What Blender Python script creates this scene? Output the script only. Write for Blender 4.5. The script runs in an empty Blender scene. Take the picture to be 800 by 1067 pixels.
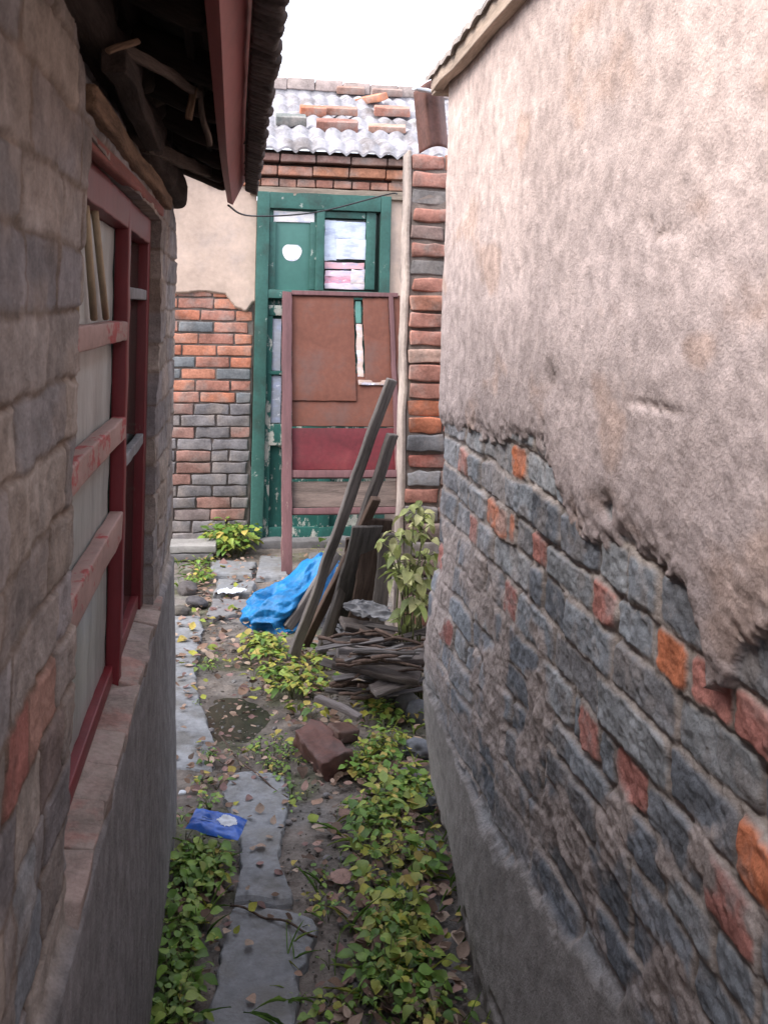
import bpy, math, random
import numpy as np
from mathutils import Vector, Matrix, Euler
random.seed(7); RNG = np.random.default_rng(11)
scene = bpy.context.scene
COL = scene.collection
R = math.radians

# ------------------------------------------------------------------ camera
F_PX, CX, CY, YAW, ROLL, CAMZ = 1000.0, 400.0, 325.0, R(8.53), 0.022, 1.6
fw = Vector((math.sin(YAW), math.cos(YAW), 0)); rt = Vector((math.cos(YAW), -math.sin(YAW), 0)); up = Vector((0, 0, 1))
rc, rs = math.cos(ROLL), math.sin(ROLL)
CAMP = Vector((0, 0, CAMZ))
def ray(px, py):
    a = (px-CX)/F_PX; b = (CY-py)/F_PX
    return fw + rt*(a*rc-b*rs) + up*(a*rs+b*rc)
def at(px, py, X=None, Y=None, Z=None):
    """the place seen at a measured spot of the photograph, on the plane X, Y or Z = value"""
    d = ray(px, py)
    if X is not None: t = X/d.x
    elif Y is not None: t = Y/d.y
    else: t = (Z-CAMZ)/d.z
    return CAMP + d*t
cam = bpy.data.cameras.new('camera'); camo = bpy.data.objects.new('camera', cam); COL.objects.link(camo)
Rv = rt*rc + up*rs; Uv = up*rc - rt*rs
camo.matrix_world = Matrix(((Rv.x, Uv.x, -fw.x, 0), (Rv.y, Uv.y, -fw.y, 0), (Rv.z, Uv.z, -fw.z, CAMZ), (0, 0, 0, 1)))
cam.sensor_fit = 'VERTICAL'; cam.sensor_height = 36; cam.sensor_width = 27
cam.lens = 36*F_PX/1067; cam.shift_y = -(533.5-CY)/1067; cam.clip_start = 0.02; cam.clip_end = 3000
cam.dof.use_dof = True; cam.dof.focus_distance = 3.3; cam.dof.aperture_fstop = 16
scene.camera = camo

# ------------------------------------------------------------------ noise
def vnoise(x, y, z=0.0, seed=0):
    x = np.asarray(x, float); y = np.asarray(y, float); z = np.zeros_like(x)+z
    xi = np.floor(x).astype(np.int64); yi = np.floor(y).astype(np.int64); zi = np.floor(z).astype(np.int64)
    fx = x-xi; fy = y-yi; fz = z-zi
    fx = fx*fx*(3-2*fx); fy = fy*fy*(3-2*fy); fz = fz*fz*(3-2*fz)
    def h(a, b, c):
        n = (a*374761393 + b*668265263 + c*2147483647 + seed*144665) & 0x7fffffff
        n = ((n ^ (n >> 13))*1274126177) & 0x7fffffff
        return ((n ^ (n >> 16)) & 0xffff)/65535.0
    def L(a, b, t): return a+(b-a)*t
    r = L(L(L(h(xi, yi, zi), h(xi+1, yi, zi), fx), L(h(xi, yi+1, zi), h(xi+1, yi+1, zi), fx), fy),
          L(L(h(xi, yi, zi+1), h(xi+1, yi, zi+1), fx), L(h(xi, yi+1, zi+1), h(xi+1, yi+1, zi+1), fx), fy), fz)
    return r*2-1
def fbm(x, y, z=0.0, o=4, seed=0, g=0.5):
    s = 0; a = 1; f = 1; t = 0
    for k in range(o):
        s = s+a*vnoise(np.asarray(x)*f, np.asarray(y)*f, np.asarray(z)*f, seed+k*17); t += a; a *= g; f *= 2.03
    return s/t
def sst(a, b, x):
    t = np.clip((x-a)/(b-a), 0, 1); return t*t*(3-2*t)

# ------------------------------------------------------------------ materials
MATS = {}
def mat(name, col=None, rough=0.85, var=0.35, scale=8, bump=0.35, bscale=60, bdist=0.004, stretch=None,
        tint=None, tfac=0.5, tscale=3, trange=(0.5, 0.65), spec=0.3, metal=0, trans=0, sheen=0, objc=True, fine=0.5, worn=None):
    """col None: base colour comes from the mesh attribute Col"""
    m = bpy.data.materials.new(name); m.use_nodes = True; n = m.node_tree.nodes; l = m.node_tree.links
    b = n['Principled BSDF']; b.inputs['Roughness'].default_value = rough; b.inputs['Specular IOR Level'].default_value = spec
    b.inputs['Metallic'].default_value = metal
    tc = n.new('ShaderNodeTexCoord'); mp = n.new('ShaderNodeMapping'); l.new(tc.outputs['Object'], mp.inputs[0])
    if stretch: mp.inputs['Scale'].default_value = stretch
    def noise(sc, det=6, ro=0.6):
        t = n.new('ShaderNodeTexNoise'); t.inputs['Scale'].default_value = sc; t.inputs['Detail'].default_value = det
        t.inputs['Roughness'].default_value = ro; l.new(mp.outputs[0], t.inputs['Vector']); return t
    if col is None:
        a = n.new('ShaderNodeAttribute'); a.attribute_name = 'Col'; src = a.outputs['Color']
    else:
        a = n.new('ShaderNodeRGB'); a.outputs[0].default_value = (*col, 1); src = a.outputs[0]
    if tint:
        t = noise(tscale, 8, 0.65); r = n.new('ShaderNodeMapRange'); r.inputs[1].default_value, r.inputs[2].default_value = trange
        r.inputs[4].default_value = tfac; l.new(t.outputs['Fac'], r.inputs[0])
        mx = n.new('ShaderNodeMix'); mx.data_type = 'RGBA'; l.new(r.outputs[0], mx.inputs[0]); l.new(src, mx.inputs[6]); mx.inputs[7].default_value = (*tint, 1)
        src = mx.outputs[2]
    if worn:      # paint flaked off down to another colour: (colour, scale, threshold)
        t = noise(worn[1], 10, 0.75); r = n.new('ShaderNodeMapRange'); r.inputs[1].default_value = worn[2]; r.inputs[2].default_value = worn[2]+0.025
        l.new(t.outputs['Fac'], r.inputs[0])
        mx = n.new('ShaderNodeMix'); mx.data_type = 'RGBA'; l.new(r.outputs[0], mx.inputs[0]); l.new(src, mx.inputs[6]); mx.inputs[7].default_value = (*worn[0], 1)
        src = mx.outputs[2]
    t1 = noise(scale); t2 = noise(scale*9, 4)
    ad = n.new('ShaderNodeMath'); ad.operation = 'MULTIPLY_ADD'; l.new(t2.outputs['Fac'], ad.inputs[0]); ad.inputs[1].default_value = fine; l.new(t1.outputs['Fac'], ad.inputs[2])
    r = n.new('ShaderNodeMapRange'); r.inputs[1].default_value = 0.35+fine*0.4; r.inputs[2].default_value = 0.65+fine*0.6
    r.inputs[3].default_value = 1-var; r.inputs[4].default_value = 1+var; l.new(ad.outputs[0], r.inputs[0])
    mu = n.new('ShaderNodeVectorMath'); mu.operation = 'MULTIPLY'; l.new(src, mu.inputs[0]); l.new(r.outputs[0], mu.inputs[1])
    l.new(mu.outputs[0], b.inputs['Base Color'])
    t3 = noise(bscale, 8, 0.65); bp = n.new('ShaderNodeBump'); bp.inputs['Strength'].default_value = bump; bp.inputs['Distance'].default_value = bdist
    l.new(t3.outputs['Fac'], bp.inputs['Height']); l.new(bp.outputs[0], b.inputs['Normal'])
    if trans:
        tr = n.new('ShaderNodeBsdfTranslucent'); l.new(mu.outputs[0], tr.inputs[0]); ms = n.new('ShaderNodeMixShader'); ms.inputs[0].default_value = trans
        l.new(b.outputs[0], ms.inputs[1]); l.new(tr.outputs[0], ms.inputs[2]); l.new(ms.outputs[0], n['Material Output'].inputs[0])
    MATS[name] = m; return m
M_masonry = mat('old masonry', None, 0.92, 0.26, 22, 0.75, 130, 0.005, spec=0.15)
M_masonry_l = mat('smeared masonry', None, 0.92, 0.30, 24, 0.8, 120, 0.005, spec=0.15)
M_brick = mat('brick', None, 0.9, 0.38, 9, 0.6, 60, 0.005, spec=0.15, tint=(0.27, 0.23, 0.21), tfac=0.75, tscale=6, trange=(0.47, 0.66))
M_plaster = mat('pale plaster', (0.52, 0.40, 0.33), 0.95, 0.16, 3, 0.5, 50, 0.004, spec=0.1, tint=(0.40, 0.33, 0.30), tscale=4)
M_cement = mat('cement', (0.17, 0.165, 0.17), 0.9, 0.28, 4, 0.5, 70, 0.004, tint=(0.11, 0.105, 0.10), tscale=3)
M_slab = mat('worn concrete', (0.215, 0.222, 0.235), 0.75, 0.32, 5, 0.8, 70, 0.005, tint=(0.125, 0.12, 0.112), tscale=6, tfac=0.85, trange=(.45, .62))
M_green = mat('green paint', (0.040, 0.115, 0.098), 0.55, 0.25, 6, 0.3, 40, 0.002, worn=((0.33, 0.36, 0.33), 9, 0.61), tint=(0.04, 0.07, 0.06), tscale=5, tfac=.8)
M_green2 = mat('flaking green paint', (0.022, 0.105, 0.090), 0.6, 0.25, 6, 0.4, 40, 0.003, worn=((0.42, 0.42, 0.38), 11, 0.53), stretch=(1, 1, .5))
M_panelgreen = mat('fresh green panel', (0.070, 0.18, 0.155), 0.4, 0.10, 3, 0.1, 40, 0.001, worn=((0.3, 0.34, 0.32), 8, 0.72))
M_redpaint = mat('dark red paint', (0.13, 0.017, 0.022), 0.45, 0.25, 6, 0.3, 40, 0.002, worn=((0.18, 0.10, 0.08), 9, 0.64), stretch=(1, 1, .3))
M_fascia = mat('fascia paint', (0.22, 0.050, 0.048), 0.55, 0.22, 6, 0.3, 40, 0.002, worn=((0.20, 0.11, 0.09), 7, 0.68), stretch=(1, .25, 1))
M_pinkrail = mat('faded rail paint', (0.30, 0.20, 0.18), 0.7, 0.2, 8, 0.3, 40, 0.002, worn=((0.28, 0.05, 0.05), 5, 0.53), stretch=(1, .6, 1))
M_glass_d = mat('dark window glass', (0.018, 0.028, 0.024), 0.12, 0.25, 3, 0.05, 5, 0.002, spec=0.5)
M_sheet = mat('plastic sheeting', (0.30, 0.32, 0.31), 0.4, 0.30, 5, 0.3, 8, 0.006, stretch=(1, 3, .5), spec=0.4)
M_cream = mat('cream strips', (0.36, 0.29, 0.20), 0.8, 0.2, 6, 0.2, 40)
M_wood = mat('grey weathered wood', (0.125, 0.112, 0.108), 0.85, 0.45, 10, 0.7, 30, 0.004, stretch=(5, 5, .35), spec=0.15, tint=(0.21, 0.18, 0.15), tscale=4)
M_wood_b = mat('brown weathered wood', (0.095, 0.066, 0.054), 0.85, 0.45, 10, 0.7, 30, 0.004, stretch=(5, 5, .35), spec=0.15)
M_darkwood = mat('sooty timber', (0.035, 0.026, 0.022), 0.9, 0.45, 10, 0.7, 30, 0.004, stretch=(5, .6, 5), spec=0.1)
M_tanwood = mat('tan timber', (0.19, 0.125, 0.085), 0.9, 0.4, 10, 0.7, 30, 0.004, stretch=(4, .5, 4), spec=0.1)
M_mauve = mat('mauve frame paint', (0.115, 0.055, 0.058), 0.7, 0.25, 8, 0.4, 40, 0.002, stretch=(3, 3, .4), worn=((0.22, 0.15, 0.13), 6, 0.62))
M_hard = mat('rusty brown fibreboard', (0.128, 0.046, 0.030), 0.75, 0.22, 3.5, 0.2, 60, 0.002, tint=(0.085, 0.045, 0.038), tscale=3.5, tfac=0.8)
M_redpan = mat('crimson board', (0.095, 0.009, 0.014), 0.55, 0.3, 4, 0.2, 40, 0.002, tint=(0.13, 0.03, 0.03), tscale=3, worn=((0.30, 0.17, 0.16), 6, 0.68))
M_paper = mat('pale paper', None, 0.85, 0.12, 14, 0.5, 25, 0.004, tint=(0.40, 0.45, 0.62), tfac=0.7, tscale=9, trange=(.5, .62), stretch=(1, 1, 2.5), worn=((.85, .86, .9), 12, .60))
M_tile = mat('cement roof tile', (0.29, 0.28, 0.30), 0.85, 0.35, 6, 0.5, 60, 0.004, tint=(0.16, 0.14, 0.135), tscale=4, tfac=0.85, trange=(.5, .62))
M_darktile = mat('dark clay tile', (0.055, 0.047, 0.045), 0.9, 0.4, 12, 0.7, 60, 0.004)
M_ground = mat('damp soil', None, 0.85, 0.45, 9, 0.9, 45, 0.012)
M_far = mat('bare earth', (0.09, 0.075, 0.06), 0.95, 0.4, .8, 0.5, 10, 0.02)
M_leaf = mat('leaf', None, 0.5, 0.25, 25, 0.3, 60, 0.002, trans=0.25, spec=0.35)
M_dry = mat('dry leaf', None, 0.8, 0.3, 25, 0.4, 60, 0.002, trans=0.12)
M_stone = mat('stone', None, 0.85, 0.3, 12, 0.6, 60, 0.004)
M_bluebag = mat('blue plastic', (0.008, 0.19, 0.48), 0.40, 0.3, 5, 0.8, 14, 0.02, spec=0.5, trans=0.12)
M_packet = mat('blue foil', (0.025, 0.105, 0.44), 0.35, 0.3, 12, 0.35, 25, 0.004, spec=0.5)
M_white = mat('white plastic', (0.62, 0.65, 0.70), 0.5, 0.15, 12, 0.3, 25, 0.003)
M_rust = mat('rusty sheet metal', (0.13, 0.062, 0.05), 0.7, 0.4, 6, 0.3, 40, 0.003, worn=((0.34, 0.34, 0.36), 5, 0.62))
M_wire = mat('black cable', (0.02, 0.02, 0.022), 0.5, 0.1)
M_stem = mat('stem', (0.09, 0.10, 0.04), 0.7, 0.2)
M_cloth = mat('dirty cloth', (0.19, 0.19, 0.20), 0.9, 0.4, 8, 0.5, 30, 0.006)
M_puddle = mat('wet mud', (0.030, 0.033, 0.022), 0.22, 0.35, 8, 0.3, 14, 0.004, spec=0.5)

# ------------------------------------------------------------------ mesh builder
def wloc(o):
    v = Vector(o.location)
    while o.parent: o = o.parent; v += Vector(o.location)
    return v
class MB:
    def __init__(s): s.v = []; s.f = []; s.c = []; s.n = 0
    def add(s, v, f, col=(0.5, 0.5, 0.5)):
        v = np.asarray(v, float).reshape(-1, 3); s.v.append(v)
        s.f += [tuple(i+s.n for i in q) for q in f]
        c = np.asarray(col, float)
        s.c.append(np.tile(c, (len(v), 1)) if c.ndim == 1 else c); s.n += len(v); return s
    def build(s, name, m, parent=None, smooth=True, loc=None, mtx=None):
        V = np.concatenate(s.v); C = np.concatenate(s.c)
        me = bpy.data.meshes.new(name)
        if mtx is None and loc is not None: V = V-np.array(loc)[None, :]
        me.from_pydata(V.tolist(), [], s.f); me.update()
        a = me.color_attributes.new('Col', 'FLOAT_COLOR', 'POINT')
        a.data.foreach_set('color', np.concatenate([C, np.ones((len(C), 1))], 1).ravel().astype(np.float32))
        if smooth: me.polygons.foreach_set('use_smooth', [True]*len(me.polygons))
        me.materials.append(m); o = bpy.data.objects.new(name, me); COL.objects.link(o)
        if parent: o.parent = parent; o.location = tuple(-wloc(parent)) if loc is None and mtx is None else o.location
        if mtx is not None: o.matrix_world = mtx
        elif loc is not None: o.location = loc
        return o
_bc = {}
def cube_grid(nx, ny, nz):
    k = (nx, ny, nz)
    if k in _bc: return _bc[k]
    def ax(n): return [-1, -0.93]+[(-0.8+1.6*i/n) for i in range(n+1)]+[0.93, 1]
    A = [ax(nx), ax(ny), ax(nz)]; idx = {}; V = []; Fc = []
    def vid(i, j, k2):
        q = (i, j, k2)
        if q not in idx: idx[q] = len(V); V.append((A[0][i], A[1][j], A[2][k2]))
        return idx[q]
    X, Y, Z = len(A[0])-1, len(A[1])-1, len(A[2])-1
    for i in range(X):
        for j in range(Y):
            Fc.append((vid(i, j, 0), vid(i, j+1, 0), vid(i+1, j+1, 0), vid(i+1, j, 0)))
            Fc.append((vid(i, j, Z), vid(i+1, j, Z), vid(i+1, j+1, Z), vid(i, j+1, Z)))
    for i in range(X):
        for j in range(Z):
            Fc.append((vid(i, 0, j), vid(i+1, 0, j), vid(i+1, 0, j+1), vid(i, 0, j+1)))
            Fc.append((vid(i, Y, j), vid(i, Y, j+1), vid(i+1, Y, j+1), vid(i+1, Y, j)))
    for i in range(Y):
        for j in range(Z):
            Fc.append((vid(0, i, j), vid(0, i, j+1), vid(0, i+1, j+1), vid(0, i+1, j)))
            Fc.append((vid(X, i, j), vid(X, i+1, j), vid(X, i+1, j+1), vid(X, i, j+1)))
    _bc[k] = (np.array(V), Fc, A); return _bc[k]
def rbox(mb, c, size, col=(0.5, 0.5, 0.5), r=0.006, jit=0.002, rot=None, seg=(2, 1, 1), jf=18, bend=0):
    V, Fc, _ = cube_grid(*seg); h = np.array(size)/2.0
    r = min(r, h.min()*0.9)
    # put the support loops at the bevel
    P = V.copy()
    for k in range(3):
        a = np.abs(V[:, k]); s = np.sign(V[:, k]); in_ = (h[k]-r)/h[k]
        P[:, k] = np.where(a > 0.99, s, np.where(a > 0.9, s*(in_+(1-in_)*0.55), V[:, k]/0.8*in_))
    P = P*h; q = np.clip(P, -(h-r), h-r); d = P-q; L = np.linalg.norm(d, axis=1, keepdims=True)
    P = q+np.where(L > 1e-9, d/np.maximum(L, 1e-9)*r, 0)
    sd = random.random()*100
    if jit:
        for k in range(3):
            P[:, k] += jit*fbm(P[:, 0]*jf+sd+k*7, P[:, 1]*jf, P[:, 2]*jf+sd, 3, seed=k)*1.6
    if bend:
        k = int(np.argmax(h)); P[:, (k+1) % 3] += bend*np.sin(P[:, k]/h[k]*1.7+sd)
    if rot is not None: P = P @ np.array(Euler(rot).to_matrix()).T
    mb.add(P+np.array(c), Fc, col); return mb
def tube(mb, pts, rad, col=(0.2, 0.2, 0.2), n=8, jit=0.0):
    pts = [Vector(p) for p in pts]; V = []; Fc = []
    for i, p in enumerate(pts):
        d = (pts[min(i+1, len(pts)-1)]-pts[max(i-1, 0)]).normalized()
        a = d.cross(Vector((0, 0, 1))); a = a.normalized() if a.length > 0.05 else Vector((1, 0, 0)); b = d.cross(a)
        rr = rad[i] if hasattr(rad, '__len__') else rad
        for k in range(n):
            t = 2*math.pi*k/n; q = rr*(1+random.uniform(-jit, jit)); V.append(tuple(p+a*math.cos(t)*q+b*math.sin(t)*q))
    for i in range(len(pts)-1):
        for k in range(n): Fc.append((i*n+k, i*n+(k+1) % n, (i+1)*n+(k+1) % n, (i+1)*n+k))
    Fc.append(tuple(range(n-1, -1, -1))); Fc.append(tuple((len(pts)-1)*n+k for k in range(n)))
    mb.add(V, Fc, col); return mb
def thing(name, label, cat, loc=(0, 0, 0), group=None, kind=None):
    o = bpy.data.objects.new(name, None); COL.objects.link(o); o.location = loc; o.empty_display_size = 0.1
    return tag(o, label, cat, group, kind)
def tag(o, label, cat, group=None, kind=None):
    o['label'] = label; o['category'] = cat
    if group: o['group'] = group
    if kind: o['kind'] = kind
    return o
def grid_mesh(name, P, C, m, parent=None, keep=None, flip=False, loc=None):
    """P (nu,nv,3) positions, C (nu,nv,3) colours, keep (nu-1,nv-1) mask of quads"""
    nu, nv = P.shape[:2]; I = np.arange(nu*nv).reshape(nu, nv)
    q = np.stack([I[:-1, :-1], I[1:, :-1], I[1:, 1:], I[:-1, 1:]], -1)
    if flip: q = q[..., ::-1]
    q = q[keep] if keep is not None else q.reshape(-1, 4)
    V = P.reshape(-1, 3); Cc = C.reshape(-1, 3)
    used = np.zeros(len(V), bool); used[q.ravel()] = True; rm = np.cumsum(used)-1; q = rm[q]; V = V[used]; Cc = Cc[used]
    me = bpy.data.meshes.new(name); me.vertices.add(len(V)); me.vertices.foreach_set('co', V.astype(np.float32).ravel())
    me.loops.add(q.size); me.loops.foreach_set('vertex_index', q.ravel().astype(np.int32))
    me.polygons.add(len(q)); me.polygons.foreach_set('loop_start', (np.arange(len(q))*4).astype(np.int32))
    me.polygons.foreach_set('use_smooth', np.ones(len(q), bool)); me.update(calc_edges=True)
    a = me.color_attributes.new('Col', 'FLOAT_COLOR', 'POINT')
    a.data.foreach_set('color', np.concatenate([Cc, np.ones((len(Cc), 1))], 1).ravel().astype(np.float32))
    me.materials.append(m); o = bpy.data.objects.new(name, me); COL.objects.link(o)
    if parent: o.parent = parent; o.location = tuple(-wloc(parent))
    return o
def axis_pts(*segs):
    out = []
    for a, b, s in segs:
        n = max(1, int(round((b-a)/s))); out += list(a+(b-a)*np.arange(n)/n)
    out.append(segs[-1][1]); return np.array(out)

GREY = [(0.160, 0.166, 0.180), (0.185, 0.196, 0.212), (0.125, 0.133, 0.148), (0.22, 0.226, 0.235), (0.165, 0.162, 0.168)]
REDS = [(0.34, 0.15, 0.125), (0.30, 0.13, 0.11), (0.37, 0.19, 0.16)]
ORNG = [(0.42, 0.145, 0.075), (0.38, 0.14, 0.08)]
def brick_layout(u0, u1, v0, v1, pitch, lens, seed, red=0.1):
    r = random.Random(seed); rows = []; v = v0; k = 0
    while v < v1:
        h = pitch*r.uniform(0.88, 1.12); u = u0-r.uniform(0, lens[1]); row = []
        while u < u1:
            w = r.choice(lens)*r.uniform(0.78, 1.12); t = r.random()
            c = r.choice(REDS) if t < red*0.8 else r.choice(ORNG) if t < red else r.choice(GREY)
            row.append([u, u+w, c, r.uniform(-0.007, 0.007), r.uniform(-0.006, 0.006), r.uniform(0.8, 1.2)]); u += w
        rows.append([v, v+h, row]); v += h; k += 1
    return rows
def paint_at(rows, y, z, c):
    for v0, v1, row in rows:
        if v0 <= z < v1:
            for b in list(row):
                if b[0] <= y < b[1]:
                    if b[1]-b[0] > 0.17:      # a half brick of the other colour, the rest keeps its own
                        m0 = max(b[0], min(y-0.055, b[1]-0.11)); i = row.index(b)
                        parts = [[b[0], m0, b[2], b[3], b[4], b[5]], [m0, m0+0.11, c, b[3]+.003, b[4], 1.0], [m0+0.11, b[1], b[2], b[3]-.003, b[4], b[5]]]
                        row[i:i+1] = [q for q in parts if q[1]-q[0] > 0.03]
                    else: b[2] = c
def brick_field(U, V, rows, joint=0.007, rr=0.012, warp=0.006, seed=1):
    """returns (profile 0 at joint..1 on brick face, colour, offset per brick)"""
    Uw = U+warp*fbm(U*12, V*12, 0, 3, seed)+0.3*warp*fbm(U*50, V*50, 0, 2, seed+3)
    Vw = V+warp*fbm(U*9, V*14, 5, 3, seed+1)+0.3*warp*fbm(U*50, V*50, 3, 2, seed+5)
    d = np.zeros_like(U); C = np.zeros(U.shape+(3,))+0.3; off = np.zeros_like(U)
    for v0, v1, row in rows:
        rm = (Vw >= v0) & (Vw < v1)
        if not rm.any(): continue
        ii = np.where(rm); uu = Uw[ii]; vv = Vw[ii]
        for b in row:
            s = (uu >= b[0]) & (uu < b[1])
            if not s.any(): continue
            jj = (ii[0][s], ii[1][s]); x = uu[s]; y = vv[s]+b[4]*(x-(b[0]+b[1])/2)*3
            cx, cy, hx, hy = (b[0]+b[1])/2, (v0+v1)/2, (b[1]-b[0])/2-joint, (v1-v0)/2-joint
            rr2 = min(rr, hx, hy)
            qx = np.abs(x-cx)-(hx-rr2); qy = np.abs(y-cy)-(hy-rr2)
            sd = rr2-(np.hypot(np.maximum(qx, 0), np.maximum(qy, 0))+np.minimum(np.maximum(qx, qy), 0))
            d[jj] = sd; C[jj] = np.array(b[2])*b[5]; off[jj] = b[3]
    return d, C, off

# ================================================================== RIGHT HOUSE
XR, YRE = 0.668, 3.04
rh = thing('plastered_house', 'house with rough pinkish grey plaster fallen away over blue grey and red brick', 'house', (1.2, 1.5, 0))
yy = axis_pts((-1.6, 0.9, 0.03), (0.9, 2.0, 0.0032), (2.0, YRE, 0.0036)); zz = axis_pts((-0.05, 0.35, 0.006), (0.35, 1.45, 0.0032), (1.45, 2.40, 0.0055))
U, V = np.meshgrid(yy, zz, indexing='ij')
rows = brick_layout(-1.7, YRE+0.3, 0.30, 1.7, 0.083, [0.14, 0.24, 0.27, 0.25], 5, red=0.09)
for px, py, c in [(635, 632, 0), (704, 702, 3), (745, 742, 0), (618, 762, 0), (674, 830, 1), (750, 915, 0), (793, 905, 3), (548, 478, 3), (527, 538, 3), (564, 572, 0),
                  (488, 475, 0), (535, 640, 1), (655, 1048, 1), (690, 640, 4), (500, 560, 0), (600, 530, 4)]:
    p = at(px, py, X=XR); paint_at(rows, p.y, p.z, (REDS+ORNG)[c] if c < 4 else GREY[1])
d, C, off = brick_field(U, V, rows, joint=0.006, rr=0.014, warp=0.011, seed=31)
prof = sst(-0.004, 0.006, d)
rough = fbm(U*35, V*35, 0, 4, 3)
deep = sst(0.0, 0.28, fbm(U*7, V*9, 6, 4, 34))
hB = -(1-prof)*(0.003+0.010*deep)+off*0.8+0.010+0.0045*fbm(U*22, V*22, 0, 4, 11)*prof+0.003*fbm(U*70, V*70, 0, 2, 12)+fbm(U*5, V*5, 0, 2, 9)*0.007   # protrusion of the brickwork
jointc = np.array((0.36, 0.31, 0.28))*(1+0.25*rough[..., None])
CB = C*(1.42+0.40*fbm(U*24, V*24, 4, 5, 77))[..., None]
lime = sst(0.08, 0.42, fbm(U*13, V*13, 2, 6, 41, .62))          # lime smears left on the faces
CB = CB*(1-0.6*lime[..., None])+np.array((0.33, 0.295, 0.28))*0.6*lime[..., None]
CB = CB*prof[..., None]+jointc*(1-prof[..., None])
# mortar left in broad smears, mostly towards the far end
smear = sst(0.02, 0.22, fbm(U*7+4, V*7, 1, 5, 52)-0.06+0.26*sst(1.5, 2.8, U)-0.35*sst(0.8, 0.5, np.abs(V-0.95)*0+0)*0)
smear *= sst(0.38, 0.55, V)*(1-0.8*sst(0.90, 1.02, V+0.05*fbm(U*9, V*9, 0, 3, 53)))
hS = 0.010+0.012*fbm(U*30, V*30, 7, 5, 8)
CS = np.array((0.37, 0.31, 0.285))*(1+0.35*fbm(U*28, V*28, 3, 5, 19))[..., None]
# plaster coat edge as measured
bp = [(452, 440), (483, 446), (505, 452), (545, 458), (572, 462), (583, 500), (600, 545), (622, 572), (650, 562), (690, 575), (715, 600), (735, 665), (746, 705), (762, 712), (782, 680), (815, 655)]
bb = sorted([(at(px, py, X=XR-0.01).y, at(px, py, X=XR-0.01).z) for px, py in bp])
zb = np.interp(U, [b[0] for b in bb], [b[1] for b in bb])
edge = (V-zb)+0.045*fbm(U*14, V*14, 0, 5, 21)+0.024*fbm(U*45, V*45, 0, 3, 22)
for px, py, rx in [(645, 532, 0.012), (578, 500, 0.022), (700, 640, 0.0), (586, 395, .004)]:
    if rx: 
        p = at(px, py, X=XR); edge = np.minimum(edge, (np.hypot((U-p.y), (V-p.z))-rx)+0.012*fbm(U*50, V*50, 0, 3, 5))
pm = sst(0.0, 0.007, edge)
lump = fbm(U*60, V*60, 2, 4, 61)
lump = 0.6*lump+0.6*fbm(U*80, V*80, 2, 2, 67)
hP = 0.026+0.0017*lump*sst(2.2, 1.0, V)+0.0004*lump+0.010*fbm(U*3, V*3, 1, 3, 62)+0.003*fbm(U*16, V*16, 1, 3, 63)
hP = hP-0.006*sst(0.05, 0.0, edge)+0.008*sst(0.10, 0.0, edge)*fbm(U*22, V*22, 5, 3, 64)
# gouges in the plaster
for px, py, rx, ry in [(708, 245, .05, .012), (690, 232, .02, .02), (700, 425, .09, .008)]:
    p = at(px, py, X=XR); g = np.exp(-(((U-p.y)/rx)**2+((V-p.z)/ry)**2)); hP = hP-0.006*g*(1+1.5*lump)
CP = np.array((0.45, 0.368, 0.350))*(1+0.10*fbm(U*4, V*4, 0, 4, 71)+0.10*lump)[..., None]
warm = sst(1.55, 2.1, V+0.1*fbm(U*3, V*3, 0, 3, 72))[..., None]
CP = CP*(1-warm)+CP*warm*np.array((1.24, 1.20, 1.13))  # upper plaster lightened and warmed: brighter daylight near the top put into colour
pat = sst(-0.05, 0.05, fbm(U*1.7, V*2.1, 8, 4, 74))[..., None]; CP = CP*(0.93+0.11*pat)
stn = sst(0.22, 0.5, fbm(U*5, V*7, 3, 5, 73))[..., None]*0.40
CP = CP*(1-stn)+np.array((0.46, 0.30, 0.22))*stn
cs = sst(0.0, 0.12, edge)[..., None]
CP = CP*(0.8+0.2*cs)
h = hB*(1-smear)+np.maximum(hB, hS)*smear; Cw = CB*(1-smear[..., None])+CS*smear[..., None]
h = h*(1-pm)+hP*pm; Cw = Cw*(1-pm[..., None])+CP*pm[..., None]
# smooth cement skirt along the foot of the wall
bs = [(440, 690), (470, 770), (500, 850), (545, 925), (600, 1000), (650, 1067)]
b2 = sorted([(at(px, py, X=XR-0.05).y, at(px, py, X=XR-0.05).z) for px, py in bs])
zs = np.interp(U, [b[0] for b in b2], [b[1] for b in b2])
es = (zs-V)+0.04*fbm(U*9, V*9, 0, 4, 81)+0.016*fbm(U*40, V*40, 0, 3, 82)
sm = sst(-0.01, 0.028, es)
t0 = np.clip(V/0.46, 0, 1)
near = sst(3.0, 2.0, U)
hK = 0.018+0.045*sst(1.5, 3.0, U)+(0.066*near*(1-t0)**0.9-0.045*(1-near)*(1-t0)**1.3)+0.004*fbm(U*7, V*7, 0, 3, 83)+0.0015*fbm(U*45, V*45, 0, 3, 84)
crk = np.exp(-((V-0.075-0.03*fbm(U*5, U*0, 0, 4, 86))/0.010)**2)*sst(0.0, 0.3, fbm(U*9, V*2, 0, 3, 87)+0.15)
hK = hK-0.03*crk-0.015*sst(0.1, 0.0, V)*(1+fbm(U*25, V*25, 0, 3, 88))
CK = np.array((0.26, 0.235, 0.22))*(1+0.16*fbm(U*5, V*5, 0, 5, 85)+0.08*fbm(U*50, V*50, 0, 2, 89))[..., None]
whit = sst(0.14, 0.0, np.abs(es+0.012)*4+0.5*fbm(U*22, V*22, 0, 5, 90)+0.06)[..., None]*0.35
Cw = Cw*(1-whit)+np.array((0.36, 0.34, 0.34))*whit
hmid = 0.05*sst(1.05, 0.5, V)*sst(1.6, 3.0, U)
h = h+hmid*(1-sm)
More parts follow.
